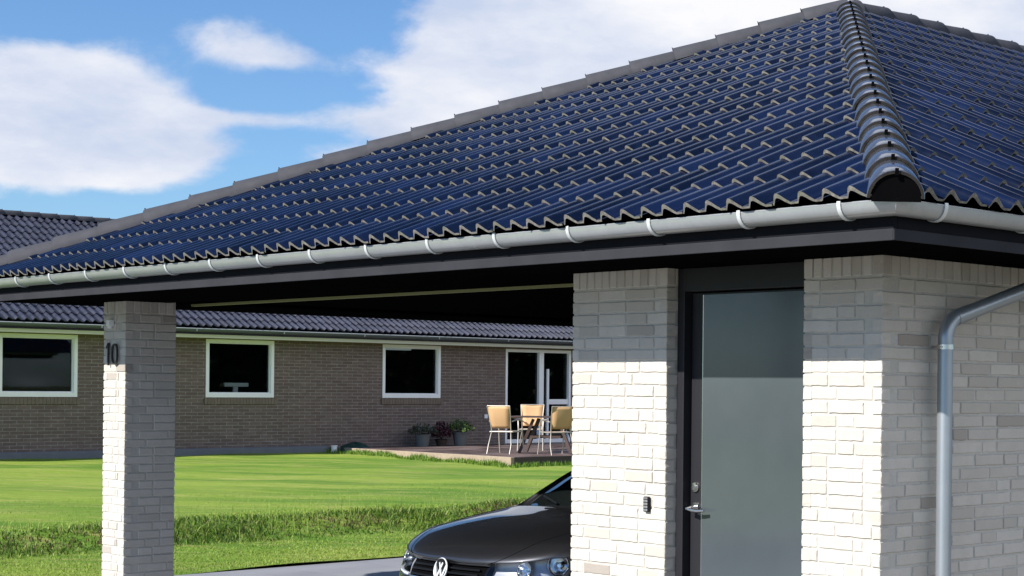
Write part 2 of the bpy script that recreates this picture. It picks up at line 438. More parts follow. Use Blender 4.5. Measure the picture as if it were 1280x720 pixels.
gutter(mb, [(-(W-G)+GR, -G+.02, RIM, -1, 0), (-(W-G)+GR, LEN-G, RIM, -1, 0)], GR); mb.build('gutter', M['zinc'], B, smooth=35)
mb = MB(); mb.box((XR+.003, YF-.022-.0015, ZSF+.15), (XR+.020, YB, ZSF+.160)); 
def bracket(px, py, nx, ny):
    b = MB(); r = GR + .005; n = 12; w = .011; tx, ty = (1, 0) if nx == 0 else (0, 1); vs = []
    ang = [math.pi*(-.06) + math.pi*1.06*j/n for j in range(n+1)]
    for sgn in (-1, 1):
        for rr in (r-.003, r+.002):
            for a_ in ang: vs.append((px + tx*w*sgn + nx*math.cos(a_)*rr, py + ty*w*sgn + ny*math.cos(a_)*rr, RIM - math.sin(a_)*rr))
    q = n+1; fs = []
    for j in range(n):
        fs += [(q+j, q+j+1, 3*q+j+1, 3*q+j), (j, j+1, 2*q+j+1, 2*q+j), (j, j+1, q+j+1, q+j), (2*q+j, 2*q+j+1, 3*q+j+1, 3*q+j)]
    b.add(vs, fs)
    b.box((px-.013 if nx == 0 else px-GR-.01, py-.013 if ny == 0 else py+GR-.002, RIM), (px+.013 if nx == 0 else px-GR+.004, py+.013 if ny == 0 else py+GR+.010, RIM+.03)) if False else None
    return b.build('gutter_bracket', M['bracket'], gu, smooth=35)
xb = .415
while xb > -9.3: bracket(xb, -GC, 0, -1); xb -= .626
yb = -.42
while yb < 8: bracket(GC, yb, 1, 0); yb += .626

# downpipe on the right wall
PX, PY, PR = .085, .370, .0385
mb = MB()
pts = [(PX, PY, GZ), (PX, PY, 1.80)]
for i in range(1, 7):
    a_ = R(10*i); pts.append((PX, PY + .13*(1-math.cos(a_)), 1.80 + .13*math.sin(a_)))
last = pts[-1]; end = (GC-.1, 1.20, 2.285)
d = (Vector((.32, 1.33, 2.24)) - Vector(last))
pts.append(tuple(Vector(last) + d*.05)); pts.append(tuple(Vector(last)+d)); 
e = Vector(last)+d
pts += [(GC-.18, 1.62, 2.28), (GC-.02, 1.78, 2.31), (GC, 1.80, 2.335)]
mb.tube(pts, PR, 20); mb.tube([Vector(last)+d*.012, Vector(last)+d*.10], PR+.0022, 20)
dp = mb.build('downpipe', M['zinc_pipe'], B, smooth=50)
mb = MB()
mb.tube([(PX, PY, 1.757), (PX, PY, 1.781)], PR+.004, 20); mb.box((.001, PY-.006, 1.762), (PX-PR, PY+.006, 1.776)); mb.box((PX-.012, PY-PR-.016, 1.760), (PX+.012, PY-PR, 1.778)); mb.tube([(PX-.016, PY-PR-.009, 1.769), (PX+.016, PY-PR-.009, 1.769)], .004, 8)
mb.build('pipe_clamp', M['steel'], dp, smooth=40)

# the roof
mb = MB(); run = W/2
tile_face(mb, (-(W-G)-.015, -YE), (1,0), (0,1), W+.03, run, TP, ZT, s_off=.0, clip=lambda d: (d, W-d))
nrm = 1
c0 = (G+.015, -YE, 0)
front = clip_mesh(mb, [((c0[0]-.07, c0[1], 0), (1, 1, 0)), ((-(W-G)-.015+.07, -YE, 0), (-1, 1, 0))])
mb = MB()
tile_face(mb, (YE, -YE), (0,1), (-1,0), LEN+.1, run, TP, ZT, clip=lambda d: (d, LEN+.2))
right = clip_mesh(mb, [((c0[0], c0[1]+.07, 0), (-1, -1, 0)), ((0, LEN-.2, 0), (0, 1, 0))])
mb = MB()
tile_face(mb, (-(W-G)-.015, LEN), (0,-1), (1,0), LEN+.8, run, TP, ZT, prof=PROF_LO, clip=lambda d: (0, LEN+.8-d))
left = clip_mesh(mb, [((-(W-G)-.015, -YE, 0), (1, -1, 0)), ((0, LEN-.2, 0), (0, 1, 0))])
allm = MB()
for q in (front, right, left):
    o = len(allm.v); allm.v += q.v; allm.f += [[i+o for i in f] for f in q.f]; allm.m += q.m; allm.t += q.t
# underlay below the tiles keeps light out
APX = G - W/2
zz = -.035
allm.add([(XL, YF, ZT+.116*TP+zz), (XR, YF, ZT+.116*TP+zz), (XR, LEN-.2, ZT+.116*TP+zz), (XL, LEN-.2, ZT+.116*TP+zz), (APX, -G+W/2, ZT+W/2*TP+zz), (APX, LEN-.2, ZT+W/2*TP+zz)],
         [(0,1,4),(1,2,5,4),(3,0,4,5),(2,3,5)], 2)
allm.build('tiled_roof', [M['tile'], M['tile_edge'], M['black_wood']], B, smooth=50, fix=False)
apex = Vector((APX, -YE+W/2+.015, ZT + TP*W/2))
mb = MB(); d_ = .010
hl = (G+.015-d_, -YE+d_, ZT+TP*d_+.012)
hip_caps(mb, hl, apex + Vector((0,0,.012)), expo=.315, r1=.104)
# closing piece under the lowest cap
a_ = Vector(hl); dd = (apex - a_).normalized(); sd = dd.cross(Vector((0,0,1))).normalized(); up = sd.cross(dd); cv = []
for j in range(15): an = math.pi*j/14; cv.append(a_ + dd*.006 + sd*math.cos(an)*.104 + up*(math.sin(an)*.101-.02))
cv += [a_ + dd*.006 - sd*.104 - Vector((0,0,.035)), a_ + dd*.006 + sd*.104 - Vector((0,0,.035))]
mb.add(cv, [tuple(range(17))], 2)
mb.build('hip_tiles', [M['hip'], M['hip_edge'], M['black_wood']], B, smooth=45, fix=False)
mb = MB(); hip_caps(mb, (-(W-G)-.015+d_, -YE+d_, ZT+TP*d_+.034), apex + Vector((0,0,.034)), expo=.372, r0=.130, r1=.104, th=.02)
mb.build('hip_tiles', [M['hip_dull'], M['hip_edge'], M['black_plastic']], B, smooth=45, fix=False)
mb = MB(); hip_caps(mb, apex + Vector((0,LEN-5.2,.012)), apex + Vector((0,-.02,.012)), expo=.36, r0=.128, r1=.104, th=.02)
mb.build('ridge_tiles', [M['hip_dull'], M['hip_edge'], M['black_plastic']], B, smooth=45, fix=False)

# door
DL, DR = X2+.002, X3-.002; DZ1 = 2.20; FLOOR = -.19
mb = MB()
mb.box((DL, .075, FLOOR), (DL+.055, .20, DZ1)); mb.box((DR-.028, .075, FLOOR), (DR, .20, DZ1)); mb.box((DL+.055, .075, 2.075), (DR-.028, .20, DZ1)); mb.box((DL, .030, GZ), (DR, .30, FLOOR))
mb.box((DL+.0555, .165, FLOOR), (DL+.10, .20, 2.075))
mb.build('door_frame', M['frame'], B, bevel=.003)
LX0, LX1 = -1.502, DR-.032; LY = .125
mb = MB(); sw = .099

mb.box((LX0, LY, FLOOR+.01), (LX0+sw, LY+.05, 2.068)); mb.box((LX1-.022, LY, FLOOR+.01), (LX1, LY+.05, 2.068)); mb.box((LX0+sw, LY, 2.05), (LX1-.022, LY+.05, 2.068)); mb.box((LX0+sw, LY, FLOOR+.01), (LX1-.022, LY+.05, FLOOR+.09))
dr = mb.build('door', M['frame'], B, bevel=.003)
t = NT('frosted_door_glass'); nn = t.noise(2.2, 4, .6)
t.set(Base_Color=t.mix(t.ramp(nn, [(.3, 0), (.75, 1)]), (.050, .062, .068), (.062, .075, .082)), Roughness=.10, IOR=1.5, Specular_IOR_Level=.6)
mb = MB(); mb.box((LX0+sw+.004, LY-.012, FLOOR+.085), (LX1-.026, LY-.002, 2.056)); mb.build('door_glass', t.mat, dr)
mb = MB(); mb.bar((LX0+sw+.003, LY-.007, FLOOR+.08), (LX0+sw+.003, LY-.007, 2.056), .006, .011, side=(1,0,0)); mb.build('glazing_bead', M['steel'], dr)
mb = MB(); hx, hz = -1.458, .900
mb.tube([(hx, LY, hz+.012), (hx, LY-.008, hz+.012)], .026, 20)
mb.tube([(hx, LY-.006, hz+.012), (hx, LY-.045, hz+.010), (hx+.006, LY-.056, hz+.006)], .0105, 12)
mb.tube([(hx-.012, LY-.055, hz+.006), (hx+.03, LY-.057, hz-.001), (hx+.075, LY-.057, hz-.003), (hx+.125, LY-.054, hz+.001)], [.0095,.010,.009,.0075], 12)
mb.build('door_handle', M['steel'], dr, smooth=50)
mb = MB(); lz = 1.02
mb.tube([(hx, LY, lz), (hx, LY-.010, lz)], .027, 20); mb.tube([(hx, LY-.009, lz-.001), (hx, LY-.018, lz-.001)], .015, 16); mb.bar((hx-.002, LY-.02, lz+.016), (hx+.020, LY-.018, lz+.020), .006, .008)
mb.build('door_lock', M['steel'], dr, smooth=40)

# keypad
mb = MB(); mb.box((-1.728, -.020, .878), (-1.683, -.001, .962)); kp = mb.build('keypad', M['black_plastic'], B, bevel=.006)
mb = MB()
for r_ in range(4):
    for c_ in range(3): mb.box((-1.7225+c_*.0125, -.0225, .884+r_*.0165), (-1.7225+c_*.0125+.0095, -.0202, .884+r_*.0165+.0115))
mb.build('keys', M['grey_plastic'], kp)
mb = MB(); mb.box((-1.722, -.0215, .951), (-1.689, -.0203, .957)); mb.build('keypad_display', M['grey_plastic'], kp)
# lamp fitting high on the column
mb = MB(); mb.box((-8.375, -.045, 2.005), (-8.325, -.001, 2.055)); mb.tube([(-8.35, -.024, 2.005), (-8.35, -.024, 1.985)], .018, 14); mb.build('wall_light', M['white_paint'], B, bevel=.004)

# numerals "10", cast, standing a little off the brick
def numeral(strokes, name):
    mb = MB()
    for pts, w in strokes:
        for i in range(len(pts)-1):
            a_, b_ = pts[i], pts[i+1]; A = Vector((a_[0], 0, a_[1])); Bv = Vector((b_[0], 0, b_[1])); dd = (Bv-A)
            if dd.length < 1e-6: continue
            dn = dd.normalized(); A2 = A - dn*w*.12; B2 = Bv + dn*w*.12
            mb.bar(A2 + Vector((0,-.016,0)), B2 + Vector((0,-.016,0)), w, .014 + (i % 2)*.0006, side=dn.cross(Vector((0,1,0))))
    return mb.build(name, M['black_iron'], B)
nx, nz, nh = -8.425, 1.690, .178
numeral([([(nx+.035, nz), (nx+.035, nz+nh)], .015), ([(nx+.035, nz+nh-.008), (nx+.002, nz+nh-.036)], .014)], 'house_number')
cx_, w_, h_ = nx+.150, .046, nh
ov = [(cx_ + math.copysign(abs(math.cos(a_))**.75, math.cos(a_))*w_, nz + nh/2 + math.copysign(abs(math.sin(a_))**.85, math.sin(a_))*(h_/2-.011)) for a_ in [2*math.pi*j/28 for j in range(29)]]
numeral([(ov, .013)], 'house_number')

# ------------------------------------------------------------------ GROUND
def m_grass(name, a, b, c3, stripes=True):
    t = NT(name); co0 = t.coord('Object'); rt = t.n('ShaderNodeVectorRotate', rotation_type='Z_AXIS'); t.l(co0, rt.inputs['Vector']); rt.inputs['Angle'].default_value = -.72; co = rt.outputs[0]; v = t.scale(co, (.22, 1.3, 1)); n1 = t.noise(.55, 5, .6, v); n2 = t.noise(60, 5, .75); n3 = t.noise(4, 5, .6, t.scale(co, (.16, 1.6, 1)))
    c = t.mix(t.ramp(n1, [(.42, 0), (.58, 1)]), a, b)
    c = t.mix(t.ramp(n3, [(.50, 0), (.68, .8)]), c, c3)
    n4 = t.noise(14, 5, .7, t.scale(co, (.5, 1.6, 1))); c = t.mix(t.ramp(n4, [(.3, .45), (.62, 0)]), c, tuple(q*.6 for q in a)); c = t.mix(t.ramp(n2, [(.3, .4), (.6, 0)]), c, tuple(q*.5 for q in a))
    t.set(Base_Color=c, Roughness=.8, Specular_IOR_Level=.2); t.bump(n2, .8, .03); return t.mat
M['lawn'] = m_grass('mown_lawn', (.115, .235, .022), (.275, .375, .050), (.44, .40, .14))
mb = MB(); mb.quad((-500,-500,-.33),(500,-500,-.33),(500,600,-.33),(-500,600,-.33))
tag(mb.build('ground', m_grass('rough_ground', (.06, .09, .018), (.09, .11, .03), (.13, .12, .05))), 'flat ground around the plots', None, kind='structure')
def zlawn(x, y):
    u = -x
    wob = .25*math.sin(y*.7) + .15*math.sin(y*1.9+1)
    f0 = 12.25 + .06*y + wob*.3; f1 = f0 + .75
    if u < f0: z = -.235 + .02*(u-10.2)/2
    elif u < f1:
        k = (u-f0)/(f1-f0); k = k*k*(3-2*k); z = -.195 + k*.165
    else: z = -.03 + .16*min(1, (u-f1)/(26.9-f1))
    return z + .010*math.sin(x*2.1+y*1.3) + .008*math.sin(x*5.3-y*3.1)
mb = MB(); xs = [-10.12 - i*.12 for i in range(50)]; x_ = xs[-1]
while x_ > -27.3: x_ -= .35; xs.append(x_)
ys = [-22 + i*.3 for i in range(190)]
vs = [(x, y, zlawn(x, y)) for x in xs for y in ys]; ny = len(ys)
mb.add(vs, [(i*ny+j, i*ny+j+1, (i+1)*ny+j+1, (i+1)*ny+j) for i in range(len(xs)-1) for j in range(ny-1)])
tag(mb.build('lawn', M['lawn'], smooth='all'), 'mown green lawn between the drive and the house', None, kind='structure')
# driveway of grey slabs
t = NT('grey_paving'); b = t.n('ShaderNodeTexBrick'); t.l(t.coord('Object'), b.inputs['Vector']); b.inputs['Scale'].default_value = 1
b.inputs['Brick Width'].default_value = .6; b.inputs['Row Height'].default_value = .4; b.inputs['Mortar Size'].default_value = .004
b.inputs['Color1'].default_value = (.185, .19, .21, 1); b.inputs['Color2'].default_value = (.21, .215, .235, 1); b.inputs['Mortar'].default_value = (.14, .14, .15, 1)
n1 = t.noise(1.5, 5, .65, t.scale(t.coord(), (1, .5, 1))); c = t.mix(t.ramp(n1, [(.4, 0), (.7, .6)]), b.outputs['Color'], (.27, .275, .295))
t.set(Base_Color=c, Roughness=.75); t.bump(b.outputs['Fac'], -.4, .004)
mb = MB(); mb.quad((-2.55, -8.5, -.2455), (12, -8.5, -.2455), (12, 20, -.2455), (-2.55, 20, -.2455)); tag(mb.build('bounce_bed', simple('bounce_gravel', (.19, .175, .15), .9, nscale=40, namp=.6, bump=.8, bscale=90)), 'unseen grey gravel sheet added to set the bounce light on the piers and right wall', None, kind='structure')  # unseen ground sheet, added to tune bounce light on pier and right wall
mb = MB(); mb.box((-10.12, -24, -.345), (14, 30, -.25)); tag(mb.build('driveway', t.mat), 'grey paved driveway running under the carport', None, kind='structure')

# grass blades: verge, rough bank, near lawn and the fringe along the terrace
def m_blades():
    t = NT('grass_blades'); tone = t.attr(); c = t.ramp(tone, [(0, (.075, .045, .022)), (.14, (.10, .075, .03)), (.2, (.045, .095, .012)), (.5, (.13, .245, .026)), (.8, (.27, .38, .055)), (1, (.36, .35, .14))])
    t.set(Base_Color=c, Roughness=.6, Specular_IOR_Level=.3)
    tr = t.n('ShaderNodeBsdfTranslucent'); t.l(c, tr.inputs[0]); mx = t.n('ShaderNodeMixShader'); mx.inputs[0].default_value = .3
    t.l(t.b.outputs[0], mx.inputs[1]); t.l(tr.outputs[0], mx.inputs[2]); t.l(mx.outputs[0], t.out.inputs[0]); return t.mat
gm = MB(); random.seed(5)
def blade(x, y, z, h, w, lean, tone):
    a_ = U(0, 2*math.pi); b_ = U(0, 2*math.pi); dx, dy = math.cos(a_)*w/2, math.sin(a_)*w/2; lx, ly = math.cos(b_)*lean*h, math.sin(b_)*lean*h
    gm.add([(x-dx, y-dy, z-.01), (x+dx, y+dy, z-.01), (x+dx*.7+lx*.4, y+dy*.7+ly*.4, z+h*.6), (x-dx*.7+lx*.4, y-dy*.7+ly*.4, z+h*.6), (x+lx, y+ly, z+h)], [(0,1,2,3), (3,2,4)], 0, tone)
def vn(x, y):
    return .5 + .25*math.sin(x*1.7+2*math.sin(y*.9)) + .25*math.sin(y*1.3+1.5*math.sin(x*1.1))
for _ in range(52000):
    y = U(-1.5, 11); f0 = 12.25 + .06*y + .3*(.25*math.sin(y*.7)+.15*math.sin(y*1.9+1)); u = 10.13 + rnd()*3.9; x = -u; z = zlawn(x, y)
    inb = max(0, 1 - abs(u-(f0+.40))/.55); v = vn(x*1.6, y*1.9)
    if inb > .05:
        h = U(.03, .13)*(.35+1.0*v)*(.45+.55*inb); tn = U(.15, .48); 
        if vn(x*1.3+7, y*1.6+3)*inb > .55 and rnd() < .6: tn = U(.0, .2)
        elif rnd() < .10: tn = U(.85, 1)
        blade(x, y, z, h, .013, U(.3, 1.3), tn)
    else:
        blade(x, y, z, U(.008, .024), .009, U(.5, 1.4), min(1, max(.45, U(.6, .88) + .15*(v-.5))) if rnd() > .05 else 1)
for _ in range(16000):
    u = 12.9 + 4.5*rnd()**1.8; y = U(-1.5, 13.5); x = -u; z = zlawn(x, y); v = vn(x*.5, y*.25)
    blade(x, y, z, U(.008, .018), .008, U(.6, 1.6), min(.9, .48 + .35*v + U(-.15, .15)))
for _ in range(420):
    y = U(-1, 10.5); x = -(12.25 + .06*y + U(.1, .95)); blade(x, y, zlawn(x, y), U(.12, .24), .006, U(.1, .5), U(.7, 1))
for _ in range(3500):
    x = U(-26.9, -20.3); y = 12.55 - rnd()**2*.25; z = zlawn(x, y); c_ = vn(x*3, 2)
    if rnd() < .35 + .65*c_: blade(x, y, z, U(.03, .12)*(.4+.9*c_), .014, U(.1, .6), U(.2, .75))
for _ in range(900):
    y = 12.5 + rnd()*3; x = -20.58 + rnd()**2*.25; blade(x, y, zlawn(x, y), U(.03, .11), .014, U(.1, .6), U(.2, .6))
tag(gm.build('grass', m_blades(), fix=False), 'green grass blades on the verge, the rough bank and the near lawn', 'grass', kind='stuff')

# terrace and plinth strip
t = NT('wet_red_brown_paving'); n1 = t.noise(1.2, 4, .6); n2 = t.noise(20, 4)
c = t.mix(t.ramp(n1, [(.4, 0), (.62, 1)]), (.12, .085, .078), (.045, .025, .022)); t.set(Base_Color=c, Roughness=t.ramp(n1, [(.4, .75), (.62, .3)])); t.bump(n2, .2, .01); m_ter = t.mat
t = NT('buff_kerb_stone'); n2 = t.noise(14, 5, .7); t.set(Base_Color=t.mix(n2, (.20, .15, .105), (.42, .34, .25)), Roughness=.9); t.bump(n2, .5, .02); m_kerb = t.mat
TX, TY = -20.65, 12.6
mb = MB(); mb.box((-27, TY+.08, -.1), (TX-.06, 26, .215), 0); mb.box((-27, TY, -.1), (TX-.002, TY+.0795, .222), 1); mb.box((TX-.0595, TY+.08, -.1), (TX, 26, .222), 2)
tag(mb.build('terrace', [m_ter, m_kerb, simple('shaded_terrace_edge', (.05, .032, .03), .6)], bevel=.006), 'low raised red-brown terrace with a pale edge beside the lawn', None, kind='structure')  # shade on the side edge is put into its darker colour
t = NT('grey_plinth'); n2 = t.noise(6, 5, .7); t.set(Base_Color=t.mix(n2, (.09, .10, .12), (.16, .17, .19)), Roughness=.7)
mb = MB(); mb.box((-27, -12, 0), (-26.82, 12.45, .255)); mb.box((-26.82, -12, 0), (-26.78, 12.45, .235)); tag(mb.build('plinth_path', t.mat, bevel=.01), 'narrow grey plinth strip along the foot of the house', None, kind='structure')

# ------------------------------------------------------------------ THE HOUSE BEHIND
H = thing('brick_house', 'long low brown brick house with white framed windows and blue-grey tiled roof behind the lawn', 'house', (-27, 0, .1))
HW = -27.0; HY0, HY1 = -14., 34.
wins = [(6.03, 7.42, 1.26, 2.42), (9.88, 11.31, 1.26, 2.42), (13.79, 15.23, 1.26, 2.42), (-.4, 1.0, 1.26, 2.42), (-5.4, -4.0, 1.26, 2.42)]
DOOR = (16.95, 18.80, .22, 2.40)
opens = sorted(wins + [DOOR] + [(21.5, 22.9, 1.26, 2.42), (26., 27.4, 1.26, 2.42)])
mb = MB(); y = HY0; T_ = .3
for (a_, b_, z0, z1) in opens:
    mb.box((HW-T_, y, -.1), (HW, a_, 2.50)); mb.box((HW-T_, a_, -.1), (HW, b_, z0)); mb.box((HW-T_, a_, z1), (HW, b_, 2.50)); y = b_
mb.box((HW-T_, y, -.1), (HW, HY1, 2.50)); mb.box((-36, HY0, -.1), (HW-T_, HY0+.3, 2.5)); mb.box((-36, HY1-.3, -.1), (HW-T_, HY1, 2.5)); mb.box((-36, HY0+.3, -.1), (-35.7, HY1-.3, 2.5))
mb.build('brick_wall', M['brick_house'], H, fix=False)
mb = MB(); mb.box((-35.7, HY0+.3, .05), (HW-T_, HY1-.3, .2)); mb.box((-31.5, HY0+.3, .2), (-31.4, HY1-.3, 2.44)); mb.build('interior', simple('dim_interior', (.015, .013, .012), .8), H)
mb = MB(); mb.box((-36.4, HY0-.2, 2.44), (HW+.30, HY1+.2, 2.47)); mb.build('soffit', M['cream_paint'], H)
mb = MB(); mb.box((HW+.301, HY0-.2, 2.435), (HW+.33, HY1+.2, 2.50)); mb.build('eaves_board', M['cream_paint'], H)
t = NT('window_pane'); gl = t.n('ShaderNodeBsdfGlossy'); gl.inputs['Roughness'].default_value = .02; gl.inputs[0].default_value = (.9,.95,1,1)
tp_ = t.n('ShaderNodeBsdfTransparent'); tp_.inputs[0].default_value = (.72,.76,.76,1); fr = t.n('ShaderNodeFresnel'); fr.inputs[0].default_value = 1.36
mx = t.n('ShaderNodeMixShader'); t.l(fr.outputs[0], mx.inputs[0]); t.l(tp_.outputs[0], mx.inputs[1]); t.l(gl.outputs[0], mx.inputs[2]); t.l(mx.outputs[0], t.out.inputs[0]); M['pane'] = t.mat
def frame_win(a_, b_, z0, z1, w=.065, bottom=.085, y_in=.0):
    x0, x1 = HW-.09, HW+.012
    mb = MB(); mb.box((x0, a_, z0), (x1, a_+w, z1)); mb.box((x0, b_-w, z0), (x1, b_, z1)); mb.box((x0, a_+w, z1-w), (x1, b_-w, z1)); mb.box((x0, a_+w, z0), (x1, b_-w, z0+bottom))
    # inner sash step
    s = .018; mb.box((x0, a_+w, z0+bottom), (x1-.03, a_+w+s, z1-w)); mb.box((x0, b_-w-s, z0+bottom), (x1-.03, b_-w, z1-w)); mb.box((x0, a_+w+s, z1-w-s), (x1-.03, b_-w-s, z1-w)); mb.box((x0, a_+w+s, z0+bottom), (x1-.03, b_-w-s, z0+bottom+s))
    f = mb.build('window_frame', M['white_paint'], H, bevel=.004)
    mb = MB(); mb.box((HW-.075, a_+w+s-.004, z0+bottom+s-.004), (HW-.069, b_-w-s+.004, z1-w-s+.004)); mb.build('window_pane', M['pane'], f)
    return f
for (a_, b_, z0, z1) in wins + [(21.5, 22.9, 1.26, 2.42), (26., 27.4, 1.26, 2.42)]:
    f = frame_win(a_, b_, z0, z1)
    mb = MB(); q = a_ - .03
    while q < b_ + .02: mb.box((HW-.02, q, z0-.135), (HW+.028, q+.056, z0-.012), 0); q += .0667
    mb.box((HW-.02, a_-.03, z0-.130), (HW+.018, b_+.03, z0-.014), 1)
    mb.build('window_sill', [simple('sill_brick', (.17, .13, .10), .9, nscale=9, namp=.4) if 'sb' not in M else M['sb'], M['sbm'] if 'sbm' in M else simple('sill_mortar', (.26, .23, .19), .9)], f)
    M['sb'] = bpy.data.materials['sill_brick']; M['sbm'] = bpy.data.materials['sill_mortar']
# patio doors
a_, b_, z0, z1 = DOOR; x0, x1 = HW-.09, HW+.012; ymid = 17.95
mb = MB(); mb.box((x0, a_, z0), (x1, a_+.055, z1)); mb.box((x0, b_-.06, z0), (x1, b_, z1)); mb.box((x0, a_+.055, z1-.07), (x1, b_-.06, z1)); mb.box((x0, a_+.055, z0), (x1, b_-.06, z0+.09)); mb.box((x0, ymid-.065, z0+.09), (x1, ymid+.065, z1-.07))
pf = mb.build('patio_door_frame', M['white_paint'], H, bevel=.004)
mb = MB(); ly0, ly1 = ymid+.18, b_-.10
mb.box((x0-.02, ymid+.095, z0+.09), (x0+.04, ymid+.2, z1-.07)) if False else None
for (p, q) in (((ly0, 0), (ly0+.07, 0)),): mb.box((HW-.06, ly0, z0+.09), (HW-.01, ly0+.055, z1-.45))
mb.box((HW-.06, ly0+.055, 1.12), (HW-.01, b_-.061, 1.24)); mb.build('door_leaf', M['white_paint'], pf, bevel=.004)
for (p, q) in ((a_+.055, ymid-.065), (ymid+.065, b_-.06)):
    mb = MB(); mb.box((HW-.075, p, z0+.09), (HW-.069, q, z1-.07)); mb.build('door_pane', M['pane'], pf)
mb = MB(); mb.box((HW, 16.38, .80), (HW+.03, 16.46, .89)); mb.build('wall_socket', M['white_paint'], H, bevel=.005)
# roof, gutter
HE = HW + .56; HRUN = 4.94; HZ = 2.635
mb = MB(); tile_face(mb, (HE, HY0-.3), (0,1), (-1,0), HY1-HY0+.6, HRUN, TP, HZ, prof=PROF_LO)
vv = len(mb.v)
mb.add([(HE, HY0-.3, HZ-.03), (HE, HY1+.3, HZ-.03), (HE-HRUN, HY1+.3, HZ-.03+TP*HRUN), (HE-HRUN, HY0-.3, HZ-.03+TP*HRUN), (HE-2*HRUN, HY0-.3, HZ-.03), (HE-2*HRUN, HY1+.3, HZ-.03)], [(0,1,2,3),(3,2,5,4)], 0)
mb.build('tiled_roof', [M['tile_far'], M['tile_far']], H, smooth=50, fix=False)
mb = MB(); hip_caps(mb, (HE-HRUN, HY1, HZ+TP*HRUN+.02), (HE-HRUN, HY0, HZ+TP*HRUN+.02), expo=.36, r0=.115, r1=.100, n=8); mb.build('ridge_tiles', [M['hip_dull'], M['hip_dull'], M['black_plastic']], H, smooth=45, fix=False)
mb = MB(); mb.add([(HE-.2, HY0+.1, 2.5), (HE-HRUN, HY0+.1, HZ+TP*HRUN-.06), (HE-2*HRUN+.2, HY0+.1, 2.5)], [(0,1,2)]); mb.build('gable', M['brick_house'], H); mb = MB(); mb.add([(HE-.2, HY1-.1, 2.5), (HE-HRUN, HY1-.1, HZ+TP*HRUN-.06), (HE-2*HRUN+.2, HY1-.1, 2.5)], [(0,1,2)]); mb.build('gable', M['brick_house'], H)
mb = MB(); gutter(mb, [(HE-.03, HY0-.3, 2.60, 1, 0), (HE-.03, HY1+.3, 2.60, 1, 0)], .062); hg = mb.build('gutter', M['grey_gutter'], H, smooth=40)
mb = MB(); mb.tube([(HE-.03+.060, HY0-.3, 2.603), (HE-.03+.060, HY1+.3, 2.603)], .009, 6); mb.build('gutter_lip', simple('light_gutter_lip', (.42, .44, .46), .4), hg)
y = HY0
while y < HY1:
    mb = MB(); mb.box((HE-.03+.045, y, 2.55), (HE-.03+.066, y+.02, 2.606)); mb.build('gutter_bracket', M['zinc'], hg); y += 1.8

# things seen in and by the house
def part(t_, name, mb, mat, **k): return mb.build(name, mat, t_, **k)
T1 = thing('desk_lamp', 'white T-shaped lamp standing inside the middle house window', 'lamp', (-27.45, 10.73, 1.35))
mb = MB(); mb.box((-27.50, 10.48, 1.475), (-27.42, 10.99, 1.555)); part(T1, 'lamp_head', mb, M['white_paint'], bevel=.01)
mb = MB(); mb.box((-27.49, 10.67, 1.33), (-27.43, 10.77, 1.475)); part(T1, 'lamp_stem', mb, M['white_paint'], bevel=.005)
mb = MB(); mb.box((-27.55, 10.62, 1.31), (-27.38, 10.82, 1.33)); part(T1, 'base', mb, M['white_paint'], bevel=.005)
mb = MB(); mb.box((-27.75, 9.9, 1.27), (-27.31, 11.29, 1.305)); tag(mb.build('window_shelf', simple('shelf_wood', (.12, .10, .08), .6)), 'dark shelf carrying the white lamp inside the middle window', 'shelf')
t = NT('lit_tube'); t.set(Base_Color=(.8,.8,.78), Emission_Color=(.85,.95,1), Emission_Strength=.16); M_TUBE = t.mat
TL = thing('ceiling_light', 'long pale ceiling light inside the house window nearest the patio doors', 'light', (-28.3, 14.9, 2.40))
mb = MB(); mb.box((-28.35, 14.35, 2.33), (-28.2, 15.25, 2.40)); part(TL, 'diffuser', mb, M_TUBE, bevel=.01)
mb = MB(); mb.box((-28.33, 14.6, 2.401), (-28.22, 15.0, 2.44)); part(TL, 'mount', mb, M['grey_plastic'])
T2 = thing('drain_post', 'short white post at the end of the grey plinth', 'post', (-26.7, 12.52, .13))
mb = MB(); mb.tube([(-26.7, 12.50, .1), (-26.7, 12.50, .255)], .06, 16); part(T2, 'post', mb, M['white_paint'], smooth=40)
mb = MB(); mb.tube([(-26.7, 12.50, .255), (-26.7, 12.50, .27)], .068, 16); part(T2, 'cap', mb, M['white_paint'], smooth=40)
mb = MB(); random.seed(3); n_, k_ = 18, 9; vs = []
for i in range(k_+1):
    a_ = math.pi/2*i/k_
    for j in range(n_):
        b_ = 2*math.pi*j/n_; w = 1 + .10*math.sin(5*b_+i) + .07*math.sin(9*b_-i*2) + U(-.03,.03)
        vs.append((-26.55 + .25*math.cos(a_)*math.cos(b_)*w, 12.90 + .36*math.cos(a_)*math.sin(b_)*w, .10 + .22*math.sin(a_)*(1+.12*math.sin(3*b_))))
mb.add(vs, [(i*n_+j, i*n_+(j+1) % n_, (i+1)*n_+(j+1) % n_, (i+1)*n_+j) for i in range(k_) for j in range(n_)])
tag(mb.build('garden_cover', simple('dark_green_tarpaulin', (.008, .035, .028), .35, nscale=8, namp=.4), smooth='all'), 'dark green crumpled cover lying by the wall next to the terrace', 'cover')

